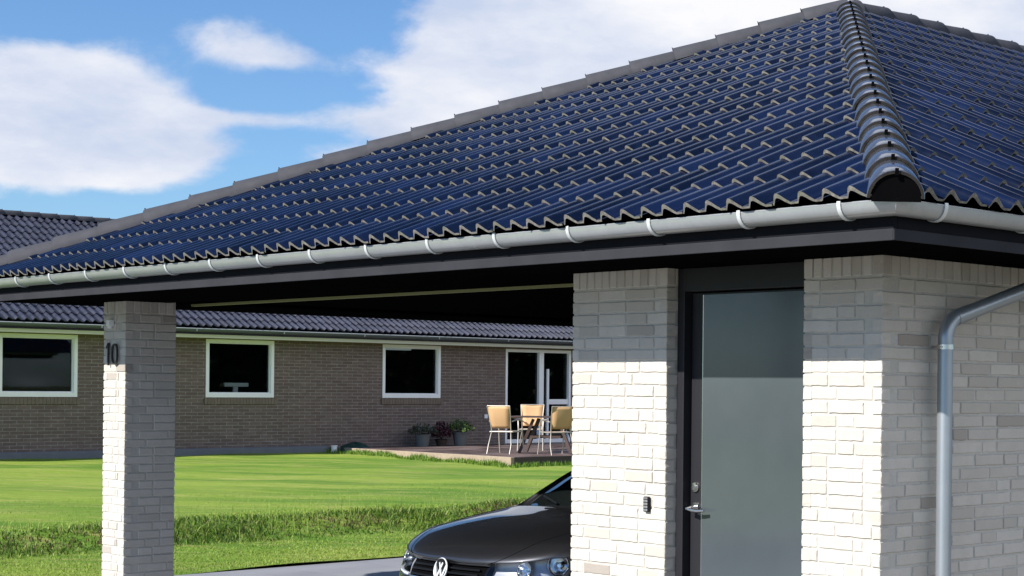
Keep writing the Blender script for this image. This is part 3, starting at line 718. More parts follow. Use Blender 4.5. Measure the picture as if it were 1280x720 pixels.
# potted plants
def plant(x, y, z, pot_h, pot_r, col, leaf, n, spread, hgt, label, seed):
    random.seed(seed); P = thing('potted_plant', label, 'potted plant', (x, y, z), 'plants in pots on the terrace')
    if pot_h:
        mb = MB(); mb.tube([(x,y,z), (x,y,z+pot_h*.9), (x,y,z+pot_h*.9), (x,y,z+pot_h)], [pot_r*.72, pot_r*.97, pot_r*1.08, pot_r*1.08], 20); part(P, 'pot', mb, col, smooth=30)
        mb = MB(); mb.tube([(x,y,z+pot_h+.001), (x,y,z+pot_h+.012)], pot_r*.95, 16); part(P, 'soil', mb, M['black_wood'])
    mb = MB()
    for i in range(n):
        a_ = U(0, 2*math.pi); r_ = spread*math.sqrt(rnd()); hh = hgt*(1-.55*(r_/spread)**2)*U(.25, 1); p = Vector((x+math.cos(a_)*r_, y+math.sin(a_)*r_, z+pot_h*.92+hh))
        d = Vector((U(-1,1), U(-1,1), U(-.3,1))).normalized(); s = d.cross(Vector((U(-1,1),U(-1,1),U(-1,1)))).normalized(); L = U(.03,.06); w = L*.45
        mb.add([p - s*w*.2, p + d*L*.5 + s*w, p + d*L, p + d*L*.5 - s*w], [(0,1,2,3)], 0, rnd())
    lo, hi = leaf
    nm = 'leaves_' + str(seed); t = NT(nm); t.set(Base_Color=t.mix(t.attr(), lo, hi), Roughness=.5)
    fo = mb.build('foliage', t.mat, P, fix=False)
    mb = MB()
    for i in range(9):
        a_ = U(0, 6.28); mb.tube([(x, y, z+pot_h*.9), (x+math.cos(a_)*spread*.5, y+math.sin(a_)*spread*.5, z+pot_h*.9+hgt*.6)], .005, 5)
    part(P, 'stems', mb, simple('stem_'+str(seed), (.06, .05, .02), .8))
    return P
potm = simple('grey_green_pot', (.12, .13, .125), .6, nscale=6, namp=.2)
plant(-26.55, 14.50, .216, .26, .17, potm, ((.02, .03, .018), (.07, .08, .05)), 420, .30, .26, 'grey pot with a sparse dull green plant, leftmost of the three by the wall', 41)
plant(-26.55, 14.97, .216, .14, .13, simple('brown_pot', (.05, .03, .02), .7), ((.03, .008, .012), (.09, .02, .03)), 700, .22, .42, 'low dark red leaved plant between the two grey pots', 42)
plant(-26.45, 15.38, .216, .30, .17, potm, ((.02, .05, .01), (.10, .17, .03)), 600, .30, .30, 'grey pot with a fuller bright green plant nearest the patio chairs', 43)

# ------------------------------------------------------------------ garden furniture
M['alu'] = simple('pale_aluminium_tube', (.46, .42, .37), .4, metal=.4)
t = NT('tan_woven_textile'); w1 = t.n('ShaderNodeTexChecker'); w1.inputs['Scale'].default_value = 160; t.l(t.coord(), w1.inputs[0])
t.set(Base_Color=t.mix(w1.outputs['Fac'], (.70, .44, .23), (.58, .35, .175)), Roughness=.75)
tr = t.n('ShaderNodeBsdfTranslucent'); tr.inputs[0].default_value = (.6, .35, .15, 1); mx = t.n('ShaderNodeMixShader'); mx.inputs[0].default_value = .2
t.l(t.b.outputs[0], mx.inputs[1]); t.l(tr.outputs[0], mx.inputs[2]); t.l(mx.outputs[0], t.out.inputs[0]); M['tan'] = t.mat
def make_chair(label):
    C_ = thing('garden_chair', label, 'chair', (0,0,0), 'garden chairs round the terrace table')
    # faces +y locally; seat .44 high
    w = .235
    mb = MB(); mb.box((-w+.02, -.20, .432), (w-.02, .23, .442)); part(C_, 'seat', mb, M['tan'])
    mb = MB(); nb_ = 8; vs = []
    for i in range(nb_+1):
        k = i/nb_; yy = -.205 - .13*k - .02*math.sin(k*3.1); zz_ = .50 + .43*k
        for j in range(5): u = -1 + j/2; vs.append(((w-.006)*(.84+.16*k)*u, yy - .022*(1-u*u), zz_))
    fs = [(i*5+j, i*5+j+1, (i+1)*5+j+1, (i+1)*5+j) for i in range(nb_) for j in range(4)]
    mb.add(vs, fs); bb = part(C_, 'backrest', mb, M['tan'], fix=False, smooth='all'); md = bb.modifiers.new('thick', 'SOLIDIFY'); md.thickness = .008
    for s in (-1, 1):
        mb = MB(); mb.tube([(s*w, -.34, 0), (s*w, -.27, .18), (s*w*.86, -.215, .42), (s*w*.86, -.215, .50), (s*w*.93, -.275, .72), (s*w, -.345, .94)], .010, 8); part(C_, 'back_leg', mb, M['alu'], smooth=50)
        mb = MB(); mb.tube([(s*(w+.02), .30, 0), (s*(w+.015), .245, .25), (s*(w+.012), .22, .45), (s*(w+.02), .19, .62), (s*(w+.02), .13, .665), (s*(w+.01), -.05, .665), (s*w, -.235, .64)], .0125, 8); part(C_, 'front_leg', mb, M['alu'], smooth=50)
        mb = MB(); mb.box((s*(w+.02)-.02, -.16, .676), (s*(w+.02)+.02, .13, .692)); part(C_, 'armrest', mb, M['alu'], bevel=.005)
    mb = MB(); mb.tube([(-w, .225, .435), (w, .225, .435)], .012, 8); mb.tube([(-w, -.21, .435), (w, -.21, .435)], .012, 8)
    for s in (-1, 1): mb.tube([(s*w, -.21, .435), (s*w, .225, .435)], .012, 8)
    part(C_, 'seat_frame', mb, M['alu'], smooth=50); mb = MB(); mb.tube([(-w, -.345, .94), (w, -.345, .94)], .009, 8); part(C_, 'back_rail', mb, M['alu'], smooth=50)
    return C_
def copy_tree(o, parent=None):
    c = o.copy(); COL.objects.link(c); c.parent = parent
    for ch in o.children: copy_tree(ch, c)
    return c
ch0 = make_chair('tan chair with its sunlit back to the lawn, left of the table')
TZ = .216
spots = [(-22.26, 13.62, (-.50, .86), None), (-21.35, 14.15, (-1, .25), 'tan chair at the right of the table by the brick pier, its back in shade'),
         (-23.42, 15.07, (.75, -.62), 'tan chair behind the table, facing the lawn'), (-21.0, 15.35, (-.9, -.55), 'tan chair on the far side of the table, half behind the brick pier')]
proto_children = None
for i, (x, y, f, lab) in enumerate(spots):
    o = ch0 if i == 0 else copy_tree(ch0)
    if lab: o['label'] = lab
    o.location = (x, y, TZ); o.rotation_euler = (0, 0, math.atan2(f[1], f[0]) - math.pi/2)
dark_wood = simple('dark_hardwood', (.055, .032, .026), .5, nscale=9, namp=.4)
TB = thing('garden_table', 'dark wooden garden table among the tan chairs on the terrace', 'table', (-22.2, 14.6, TZ))
tr_ = Matrix.Translation((-22.2, 14.6, TZ)) @ Matrix.Rotation(math.atan2(.656, .755), 4, 'Z')
def tf(mb): mb.v = [tuple(tr_ @ Vector(p)) for p in mb.v]; return mb
mb = MB()
for i in range(7): mb.box((-.76, -.42+i*.121, .705), (.76, -.42+i*.121+.112, .73))
mb.box((-.70, -.38, .675), (-.62, .38, .7045)); mb.box((.62, -.38, .675), (.70, .38, .7045)); part(TB, 'table_top', tf(mb), dark_wood)
for sx in (-1, 1):
    for sy in (-1, 1):
        mb = MB(); mb.bar((sx*.25, sy*.25, .674), (sx*.52, sy*.30, 0), .06, .06); part(TB, 'leg', tf(mb), dark_wood)
mb = MB(); mb.box((-.30, -.28, .30), (.30, -.20, .345)); mb.box((-.30, .20, .30), (.30, .28, .345)); mb.box((-.03, -.2, .30), (.03, .2, .345)); part(TB, 'stretcher', tf(mb), dark_wood)

# ------------------------------------------------------------------ THE CAR
CAR = (-3.63, -.06, -.25)
CT = thing('parked_car', 'dark grey hatchback with round chrome badge parked nose outward under the carport', 'car', CAR)
def crs(p0, p1, p2, p3, t):
    return .5*((2*p1) + (-p0+p2)*t + (2*p0-5*p1+4*p2-p3)*t*t + (-p0+3*p1-3*p2+p3)*t*t*t)
fx = [0, .20, .40, .58, .70, .780, .830, .860, .875, .878]
fy = [0, .006, .034, .095, .180, .285, .380, .46, .54, .58]
zmax = [9, 9, 9, 9, 9, 9, .72, .55, .36, .20]
def frow(z, push=0., drop=0., rake=0.):
    r = []
    for j in range(10):
        zz_ = min(z, zmax[j]); dz_ = [0, 0, .004, .012, .028, .042, .040, 0, 0, 0][j] if z > .7 else [0, 0, 0, .006, .014, .020, .015, 0, 0, 0][j] if z > .65 else 0
        r.append((fx[j], fy[j] + push + max(0, zz_-.55)*rake, zz_ + dz_*1.))
    return r
def hrow(y, z, sd):
    """hood row: sd = how far the side columns run behind the middle"""
    X_ = [0, .20, .40, .57, .695, .780, .845, .880, .888, .862]
    k = max(0, min(1, (y-.06)/.45)); A_ = [0, 0, .004, .014, .030, .045, .010]; B_ = [0, -.001, -.004, -.012, -.026, -.050, -.15]
    dz_ = [a_*(1-k) + b_*k for a_, b_ in zip(A_, B_)] + [0, 0, 0]
    r = []
    for j in range(10):
        zz_ = z + dz_[j]
        if j == 7: zz_ = .52
        if j == 8: zz_ = .36
        if j == 9: zz_ = .20
        r.append((X_[j], y + sd*fy[j]/.58, zz_))
    return r
def grow(y, z, xr, zt, xb, zb, yb=None, dy=.0):
    """greenhouse row: roof height z, roof edge xr, window top zt, belt (xb, zb)"""
    yb = y if yb is None else yb
    return [(0, y, z), (.2, y+dy*.1, z-.004), (.40, y+dy*.4, z-.018), (xr-.03, y+dy, z-.045), (xr+.02, y+dy*1.15, zt), (xb, yb, zb), (.868, yb, zb-.10), (.893, yb, .62), (.892, yb, .38), (.862, yb, .20)]
rows = [
 frow(.17, .10), frow(.20, .02), frow(.33, .0), frow(.46, .0), frow(.56, .006), frow(.60, .012), frow(.66, .022, rake=.1), frow(.705, .036, rake=.18),
 hrow(.060, .735, .56), hrow(.115, .785, .55), hrow(.23, .850, .52), hrow(.40, .905, .46), hrow(.62, .950, .36), hrow(.83, .980, .26), hrow(.98, 1.0, .18),
 grow(1.03, 1.01, .715, .99, .79, .955, 1.17, .10),
 grow(1.20, 1.125, .675, 1.09, .80, .965, 1.38, .10), grow(1.44, 1.25, .64, 1.20, .805, .965, 1.62, .09), grow(1.76, 1.335, .605, 1.285, .807, .97, 1.85, .07),
 grow(1.98, 1.412, .585, 1.345, .808, .975, 2.02, .03), grow(2.30, 1.448, .58, 1.37, .808, .98, 2.30), grow(2.75, 1.455, .575, 1.37, .808, .99, 2.75), grow(3.20, 1.435, .565, 1.345, .805, 1.0, 3.20),
 grow(3.60, 1.395, .55, 1.29, .79, 1.02, 3.58), grow(3.86, 1.345, .54, 1.22, .76, 1.04, 3.80),
 grow(4.02, 1.17, .60, 1.08, .74, 1.0, 3.92, -.03), grow(4.12, 1.02, .66, .97, .73, .94, 3.98, -.06)]
def brow(y, z): return [(0,y,z), (.2,y-.004,z), (.4,y-.02,z), (.58,y-.06,z), (.68,y-.11,z), (.75,y-.18,min(z,.92)), (.81,y-.27,min(z,.84)), (.85,y-.36,min(z,.62)), (.86,y-.42,min(z,.38)), (.85,y-.46,min(z,.20))]
rows += [brow(4.19, .88), brow(4.22, .70), brow(4.255, .52), brow(4.25, .34), brow(4.18, .19)]
SUB = 6
def dense(rows):
    nr, nc = len(rows), 10; P = [[Vector(q) for q in r] for r in rows]
    def at(i, j):
        i = max(0, min(nr-1, i)); 
        if j < 0: q = P[i][-j].copy(); q.x = -q.x; return q
        return P[i][min(nc-1, j)]
    grid = []
    for i in range(nr-1):
        for a_ in range(SUB if i < nr-2 else SUB+1):
            t_ = a_/SUB; line = []
            cols = [crs(at(i-1, j), at(i, j), at(i+1, j), at(i+2, j), t_) for j in range(-1, nc)]
            for j in range(nc-1):
                for b_ in range(SUB if j < nc-2 else SUB+1):
                    u_ = b_/SUB; p3 = cols[min(nc, j+3)]if j+3 <= nc else cols[nc]
                    line.append(crs(cols[j], cols[j+1], cols[j+2], cols[min(nc, j+3)], u_) if True else None)
            grid.append(line)
    return grid
Gd = dense(rows); nI, nJ = len(Gd), len(Gd[0])
def reg(i, j):
    r = i/SUB; c = j/SUB
    if 5 <= r < 7 and c < 1.95: return 'grille'
    if 5.0 <= r < 7.6 and 1.95 <= c < 5.9 and r > 5.0 + (c-1.95)*.12: return 'lamp'
    if 2.0 <= r < 3.6 and c < 3.0: return 'intake'
    if 15.0 <= r < 19 and c < 2.9: return 'windscreen'
    if 24.0 <= r < 26 and c < 2.9: return 'rear_window'
    if 16.7 <= r < 24.0 and 4.08 <= c < 4.92: return 'sidewin'
    if 14.4 <= r < 15.0 and c < 3.2: return 'cowl'
    return 'body'
parts_ = {}
def getp(n_): return parts_.setdefault(n_, ([], {}, []))
off = Vector(CAR)
for i in range(nI-1):
    for j in range(nJ-1):
        g_ = reg(i+.5, j+.5)
        for s in (-1, 1):
            key = g_ + ('L' if s > 0 else 'R') if g_ in ('lamp', 'sidewin') else g_
            vs_, mp, fs_ = getp(key); f_ = []
            for (a_, b_) in ((i,j),(i,j+1),(i+1,j+1),(i+1,j)):
                k_ = (a_, b_, s if b_ > 0 else 0)
                if k_ not in mp:
                    mp[k_] = len(vs_); q = Gd[a_][b_]; vs_.append((q.x*s + off.x, q.y + off.y, q.z + off.z))
                f_.append(mp[k_])
            if s < 0: f_.reverse()
            if len(set(f_)) > 2: fs_.append(f_)
t = NT('dark_grey_metallic_paint'); n1 = t.noise(900, 2, .5)
t.set(Base_Color=t.mix(n1, (.035, .036, .041), (.070, .071, .077)), Metallic=.9, Roughness=.42, Coat_Weight=1., Coat_Roughness=.02); M['paint'] = t.mat
t = NT('dark_car_glass'); t.set(Base_Color=(.006, .008, .008), Roughness=.02, Specular_IOR_Level=.5); M['carglass'] = t.mat
M['chrome'] = simple('chrome', (.85, .85, .86), .08, metal=1)
M['rubber'] = simple('rubber', (.015, .015, .015), .8)
t = NT('headlamp_lens'); gl = t.n('ShaderNodeBsdfGlossy'); gl.inputs['Roughness'].default_value = .02; tp_ = t.n('ShaderNodeBsdfTransparent'); tp_.inputs[0].default_value = (.93,.95,.97,1)
fr = t.n('ShaderNodeFresnel'); fr.inputs[0].default_value = 1.45; mx = t.n('ShaderNodeMixShader'); t.l(fr.outputs[0], mx.inputs[0]); t.l(tp_.outputs[0], mx.inputs[1]); t.l(gl.outputs[0], mx.inputs[2]); t.l(mx.outputs[0], t.out.inputs[0]); M['lens'] = t.mat
names_ = {'body': ('body', 'paint'), 'grille': ('grille', 'black_wood'), 'lampL': ('headlight', 'lens'), 'lampR': ('headlight', 'lens'), 'intake': ('air_intake', 'black_plastic'), 'windscreen': ('windscreen', 'carglass'), 'rear_window': ('rear_window', 'carglass'), 'sidewinL': ('side_window', 'carglass'), 'sidewinR': ('side_window', 'carglass'), 'cowl': ('scuttle_panel', 'black_plastic')}
lampobj = {}
for key, (vs_, mp, fs_) in parts_.items():
    mb = MB()
    if key in ('grille', 'intake'): vs_ = [(a, b+.018, c) for a, b, c in vs_]
    mb.add(vs_, fs_); o = mb.build(names_[key][0], M[names_[key][1]], CT, smooth='all', fix=False)
    if key == 'body':
        md = o.modifiers.new('shell', 'SOLIDIFY'); md.thickness = .012; md.offset = -1
    if key.startswith('lamp'): lampobj[key[-1]] = o
def gp(r, c, s=1, out=0.):
    """point on the shell at row r, column c"""
    i, j = r*SUB, c*SUB; i0, j0 = int(i), int(j); i1, j1 = min(nI-1, i0+1), min(nJ-1, j0+1); a_, b_ = i-i0, j-j0
    q = (Gd[i0][j0]*(1-a_) + Gd[i1][j0]*a_)*(1-b_) + (Gd[i0][j1]*(1-a_) + Gd[i1][j1]*a_)*b_
    du = Gd[i1][j0]-Gd[i0][j0]; dv = Gd[i0][j1]-Gd[i0][j0]; n = dv.cross(du).normalized()
    if n.y > 0 and r < 8: n = -n
    if r >= 8 and n.z < 0: n = -n
    q = q + n*out; return Vector((q.x*s + off.x, q.y + off.y, q.z + off.z))
# grille slats and chrome strips
mb = MB()
for k in range(3):
    r = 5.35 + k*.55
    for s in (-1, 1): mb.tube([gp(r, c/4, s, .000) for c in range(0, 8)], .007, 6)
part(CT, 'grille_slats', mb, simple('satin_black', (.004, .004, .005), .3, spec=.2), smooth=60)
mb = MB()
for r in (5.02,):
    mb.tube([gp(r, c/4, -1, .002) for c in range(7, 0, -1)] + [gp(r, c/4, 1, .002) for c in range(0, 8)], .0055, 6)
part(CT, 'chrome_strip', mb, M['chrome'], smooth=60)
# round badge: ring, V over W
bc = gp(6.05, 0, 1, .012); br = .070
BG = MB(); 
def bp(a_, b_, d_=0.): return bc + Vector((a_*br, -d_ + b_*br*.22, b_*br))
BG.tube([bp(math.cos(q)*.93, math.sin(q)*.93) for q in [2*math.pi*i/36 for i in range(37)]], .0058, 8, cap=False)
def stroke(mb, pts, w):
    for a_, b_ in zip(pts[:-1], pts[1:]):
        A_, B_ = bp(*a_), bp(*b_); mb.bar(A_, B_, w, .010, side=(B_-A_).cross(Vector((0,1,0))))
stroke(BG, [(-.34, .80), (0, .06), (.34, .80)], .0125); stroke(BG, [(-.82, .36), (-.36, -.78), (0, .02), (.36, -.78), (.82, .36)], .0125)
bg = part(CT, 'badge', BG, simple('badge_silver', (.60, .61, .62), .35, metal=.2), smooth=60)
mb = MB(); mb.tube([bp(0, 0, -.012), bp(0, 0, -.004)], br*.95, 36); mb.build('badge_disc', M['black_plastic'], CT)
# headlamp internals
silver = simple('lamp_reflector', (.75, .76, .78), .12, metal=1); dkch = simple('lamp_housing_grey', (.38, .39, .43), .3, metal=.4)
for s, k_ in ((1, 'L'), (-1, 'R')):
    L_ = lampobj[k_]; mb = MB(); vs = []; R0, R1, C0, C1 = 5.05, 7.55, 1.98, 5.85; n1, n2 = 8, 16
    for a_ in range(n1+1):
        for b_ in range(n2+1): q = gp(R0+(R1-R0)*a_/n1, C0+(C1-C0)*b_/n2, s, 0); vs.append(gp(R0+(R1-R0)*a_/n1, C0+(C1-C0)*b_/n2, s, -.062))
    mb.add(vs, [(a_*(n2+1)+b_, a_*(n2+1)+b_+1, (a_+1)*(n2+1)+b_+1, (a_+1)*(n2+1)+b_) for a_ in range(n1) for b_ in range(n2)]); mb.build('lamp_housing', dkch, L_, smooth='all')
    for (r, c, rad) in ((6.75, 4.95, .066), (6.6, 3.45, .050)):
        q = gp(r, c, s, -.028); nn_ = (gp(r, c, s, .05) - gp(r, c, s, 0)).normalized(); ax = (nn_*.6 + Vector((s*.15, -1, .05))*.6).normalized()
        mb = MB(); mb.tube([q + ax*.022, q + ax*.02, q + ax*.0, q - ax*.025, q - ax*.036], [rad, rad*.93, rad*.80, rad*.5, rad*.1], 24, cap=False); mb.tube([q + ax*.024, q + ax*.016], rad*1.06, 24, cap=False); mb.build('reflector', silver, L_, smooth=50, fix=False)
        mb = MB(); mb.tube([q - ax*.03, q - ax*.005], rad*.22, 12); mb.build('bulb_cap', M['chrome'], L_, smooth=40)
    mb = MB(); mb.tube([gp(5.12 + .12*(c-2), c, s, -.012) for c in [2.02+i*.2 for i in range(15)]], .012, 6); mb.build('light_bar', simple('clear_light_bar', (.75, .78, .85), .25, metal=.4), L_, smooth=50)
# shut lines of the bonnet, drawn as fine dark seals lying in the surface
def seam(pts, r=.0032):
    mb = MB(); mb.tube(pts, r, 6); return mb
for s in (-1, 1):
    part(CT, 'bonnet_seam', seam([gp(r/4, 2.0 + (max(0, r/4-7.7)/6.9)**.6*2.2, s, -.001) for r in range(31, 58)], .003), M['black_wood'], smooth='all')
    part(CT, 'door_seam', seam([gp(16.6, 4.95+i*.2, s, -.0005) for i in range(19)]), M['rubber'], smooth='all')
    part(CT, 'door_seam', seam([gp(20.9, 4.05+i*.2, s, -.0005) for i in range(23)]), M['rubber'], smooth='all')
    # mirror
    mb = MB(); base = gp(18.2, 4.9, s, .01); ctr = base + Vector((s*.10, -.02, .075)); n_ = 12; vs = []
    for i in range(9):
        an = math.pi*i/8
        for j in range(n_):
            b_ = 2*math.pi*j/n_; vs.append(ctr + Vector((-s*.105*math.cos(an)*1.0, .055*math.sin(an)*math.cos(b_), .068*math.sin(an)*math.sin(b_)*(1.1))))
    mb.add(vs, [(i*n_+j, i*n_+(j+1) % n_, (i+1)*n_+(j+1) % n_, (i+1)*n_+j) for i in range(8) for j in range(n_)]); mb.bar(base, ctr + Vector((-s*.03, 0, -.03)), .05, .03)
    part(CT, 'wing_mirror', mb, M['paint'], smooth=60)
    for wy in (.86, 3.49):
        cx0 = s*.74; wc = Vector((off.x, off.y+wy, off.z+.315))
        mb = MB(); mb.tube([wc + Vector((s*.897, 0, .01)), wc + Vector((s*.60, 0, .01))], .345, 32); part(CT, 'wheel_arch', mb, M['rubber'])
        mb = MB(); mb.tube([wc + Vector((s*.70, 0, 0)), wc + Vector((s*.72, 0, 0)), wc + Vector((s*.885, 0, 0)), wc + Vector((s*.903, 0, 0)), wc + Vector((s*.905, 0, 0))], [.29, .315, .315, .30, .225], 36); wh = part(CT, 'wheel', mb, M['rubber'], smooth=35)
        mb = MB(); mb.tube([wc + Vector((s*.90, 0, 0)), wc + Vector((s*.909, 0, 0))], .055, 20)
        for k in range(5):
            an = 2*math.pi*k/5 + .3
            for da in (-.16, .16): mb.bar(wc + Vector((s*.905, math.cos(an)*.04, math.sin(an)*.04)), wc + Vector((s*.908, math.cos(an+da)*.212, math.sin(an+da)*.212)), .028, .014, side=(0, -math.sin(an), math.cos(an)))
        ringp = [wc + Vector((s*.907, math.cos(2*math.pi*q/32)*.215, math.sin(2*math.pi*q/32)*.215)) for q in range(33)]; mb.tube(ringp, .010, 6, cap=False); mb.build('rim', M['steel'], wh, smooth=40)
    mb = MB(); rr = [gp(27.6, 3.2+i*.35, s, .004) for i in range(6)]; mb.tube(rr, .055, 8); part(CT, 'tail_light', mb, simple('red_lamp', (.25, .01, .01), .15), smooth=60)
    mb = MB(); q = gp(19.3, 5.6, s, .012); mb.tube([q + Vector((0,-.09,0)), q + Vector((s*.012,0,0)), q + Vector((0,.09,0))], .011, 8); part(CT, 'door_handle', mb, M['paint'], smooth=60)
for x0_ in (-.05, .50):
    mb = MB(); mb.tube([gp(14.9, .2, 1, .0) + Vector((x0_-.15, 0, .015)), gp(15.3, .2, 1, .0) + Vector((x0_-.4, .03, .02))], .008, 6)
    part(CT, 'wiper', mb, M['black_plastic'])
mb = MB(); mb.box((off.x-.26, off.y-.014, off.z+.36), (off.x+.26, off.y-.004, off.z+.475)); part(CT, 'number_plate', mb, simple('plate_white', (.75, .75, .75), .4), bevel=.004)
mb = MB(); mb.box((off.x-.84, off.y+.35, off.z+.15), (off.x+.84, off.y+4.05, off.z+.24)); part(CT, 'underbody', mb, M['rubber'])
mb = MB(); mb.box((off.x-.60, off.y+1.6, off.z+.62), (off.x+.60, off.y+3.6, off.z+.9)); part(CT, 'interior', mb, M['rubber'])

# ------------------------------------------------------------------ trees by the street, beyond the left edge of the view
def tree(loc, h, r, seed, label, nl=9000):
    random.seed(seed); T = thing('broad_tree', label, 'tree', loc); x, y, z = loc
    mb = MB(); mb.tube([(x,y,z-.1), (x+.05,y,z+h*.3), (x-.05,y+.05,z+h*.6), (x,y,z+h*.85)], [.16,.12,.08,.02], 10)
    cl = []
    for i in range(22):
        a_ = U(0, 6.28); rr = r*U(.15, .8); zz_ = z + h*U(.42, .92); c_ = Vector((x+math.cos(a_)*rr, y+math.sin(a_)*rr, zz_)); cl.append((c_, r*U(.25, .45)))
        mb.tube([(x, y, z+h*U(.3,.55)), tuple((Vector((x,y,z+h*.5))+c_)/2 + Vector((0,0,.1))), tuple(c_)], [.05,.03,.01], 6)
    mb.build('trunk', simple('bark_'+str(seed), (.09, .07, .05), .9, nscale=8, namp=.4), T, smooth=60)
    mb = MB()
    for i in range(nl):
        c_, q = random.choice(cl); d = Vector((random.gauss(0,1), random.gauss(0,1), random.gauss(0,.8))).normalized()*q*U(.4, 1.1)**.6; p = c_ + d
        a_ = Vector((U(-1,1), U(-1,1), U(-.6,.6))).normalized(); s = a_.cross(Vector((U(-1,1),U(-1,1),U(-1,1)))).normalized(); L = U(.07, .13)
        mb.add([p, p + a_*L*.5 + s*L*.3, p + a_*L, p + a_*L*.5 - s*L*.3], [(0,1,2,3)], 0, rnd())
    t = NT('tree_leaf_'+str(seed)); t.set(Base_Color=t.mix(t.attr(), (.03, .07, .012), (.08, .14, .02)), Roughness=.55); mb.build('crown', t.mat, T, fix=False)
tree((-12.6, -6.3, -.25), 4.6, 1.9, 51, 'small leafy tree on the verge that shades the grass at the left')
tree((-13.5, -12.5, -.25), 8.5, 3.2, 52, 'tall leafy tree by the street mirrored in the door glass', 14000)
tree((-8.2, -14.5, -.25), 7.0, 2.6, 53, 'round leafy tree standing across the drive from the carport', 10000)

# ------------------------------------------------------------------ light
SUN_EL = R(37); SUN_AZ = Vector((-.07, -1, 0)).normalized()
sd = Vector((SUN_AZ.x*math.cos(SUN_EL), SUN_AZ.y*math.cos(SUN_EL), math.sin(SUN_EL)))
sl = bpy.data.lights.new('sun', 'SUN'); sl.energy = 5.0; sl.angle = R(.53); sl.color = (1, .955, .89)
so = bpy.data.objects.new('sun', sl); COL.objects.link(so); so.rotation_euler = sd.to_track_quat('Z', 'Y').to_euler(); so.location = (0, -10, 20)
w = bpy.data.worlds.new('World'); scene.world = w; w.use_nodes = True; nt = w.node_tree; nt.nodes.clear()
def N(typ, **kw):
    n = nt.nodes.new(typ)
    for k, v in kw.items(): setattr(n, k, v)
    return n
def Lk(a, b): nt.links.new(a, b)
out = N('ShaderNodeOutputWorld'); bg_ = N('ShaderNodeBackground'); bg_.inputs[1].default_value = .060; Lk(bg_.outputs[0], out.inputs[0])
sky = N('ShaderNodeTexSky', sky_type='NISHITA'); sky.sun_disc = False; sky.sun_elevation = SUN_EL; sky.sun_rotation = math.atan2(SUN_AZ.x, SUN_AZ.y); sky.ozone_density = 2.2; sky.air_density = 1.0; sky.dust_density = .3; sky.altitude = 0
tc = N('ShaderNodeTexCoord'); 
def Mth(op, a, b=0., clamp=False):
    m = N('ShaderNodeMath', operation=op); m.use_clamp = clamp
    for s_, v in ((m.inputs[0], a), (m.inputs[1], b)):
        if hasattr(v, 'links'): Lk(v, s_)
        else: s_.default_value = v
    return m.outputs[0]
vn_ = N('ShaderNodeVectorMath', operation='NORMALIZE'); Lk(tc.outputs['Generated'], vn_.inputs[0]); V = vn_.outputs[0]
def wnoise(scale, detail, rough, xyz=(1,1,1.7), dist=0.):
    m = N('ShaderNodeVectorMath', operation='MULTIPLY'); Lk(V, m.inputs[0]); m.inputs[1].default_value = xyz
    n = N('ShaderNodeTexNoise'); n.inputs['Scale'].default_value = scale; n.inputs['Detail'].default_value = detail; n.inputs['Roughness'].default_value = rough; n.inputs['Distortion'].default_value = dist; Lk(m.outputs[0], n.inputs['Vector']); return n.outputs['Fac']
# cloud banks: each is a patch of sky round a compass direction and height where the noise is allowed to make cloud
def ray(px, py):
    P_, Y0, F_ = 1143.84, 486.65, 2090.62; Xp, Yp = px-P_, py-Y0; c, s = math.cos(.00987), math.sin(.00987); a = Xp*c+Yp*s; b = -Xp*s+Yp*c
    c, s = math.cos(YAW), math.sin(YAW); return Vector((a/F_*c-s, a/F_*s+c, -b/F_)).normalized()
banks = [(Vector((-.55,.45,.74)).normalized(),(.45,.17),1.1),(Vector((1,.25,.45)).normalized(),(.75,.50),1.5),(Vector((.75,.65,.35)).normalized(),(.5,.25),1.1),((20,120),(.085,.040),1.0),((110,130),(.070,.036),1.0),((190,190),(.045,.026),.9),((60,195),(.07,.020),.75),((290,50),(.050,.022),.62),((370,75),(.045,.010),.5),((300,148),(.05,.007),.45),  # banks given as vectors are unseen, added to light right wall and hips
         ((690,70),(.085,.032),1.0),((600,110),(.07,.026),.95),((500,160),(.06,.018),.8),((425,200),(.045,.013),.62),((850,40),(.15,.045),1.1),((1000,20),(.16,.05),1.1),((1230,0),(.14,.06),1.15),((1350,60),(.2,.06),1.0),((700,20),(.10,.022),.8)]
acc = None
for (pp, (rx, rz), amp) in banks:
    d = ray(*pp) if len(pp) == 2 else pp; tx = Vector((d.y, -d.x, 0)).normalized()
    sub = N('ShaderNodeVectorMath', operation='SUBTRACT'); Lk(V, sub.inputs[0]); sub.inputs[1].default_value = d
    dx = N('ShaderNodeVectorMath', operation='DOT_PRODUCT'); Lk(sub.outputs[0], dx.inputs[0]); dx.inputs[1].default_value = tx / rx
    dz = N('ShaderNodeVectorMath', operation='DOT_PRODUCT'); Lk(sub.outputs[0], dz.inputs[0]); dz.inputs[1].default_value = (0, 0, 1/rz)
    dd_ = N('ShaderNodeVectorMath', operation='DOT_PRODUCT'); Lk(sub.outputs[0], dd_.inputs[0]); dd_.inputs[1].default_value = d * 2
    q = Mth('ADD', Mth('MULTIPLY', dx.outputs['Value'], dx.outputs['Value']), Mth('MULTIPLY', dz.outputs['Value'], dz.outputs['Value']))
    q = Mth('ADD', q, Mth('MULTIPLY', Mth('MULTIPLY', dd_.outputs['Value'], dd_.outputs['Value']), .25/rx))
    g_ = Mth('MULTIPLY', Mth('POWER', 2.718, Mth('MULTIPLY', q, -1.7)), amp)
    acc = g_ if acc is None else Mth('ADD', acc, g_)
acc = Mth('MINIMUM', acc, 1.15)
nA = wnoise(8., 12, .62, (1,1,1.8), .25); nB = wnoise(2.2, 6, .55, (1,1,1.6))
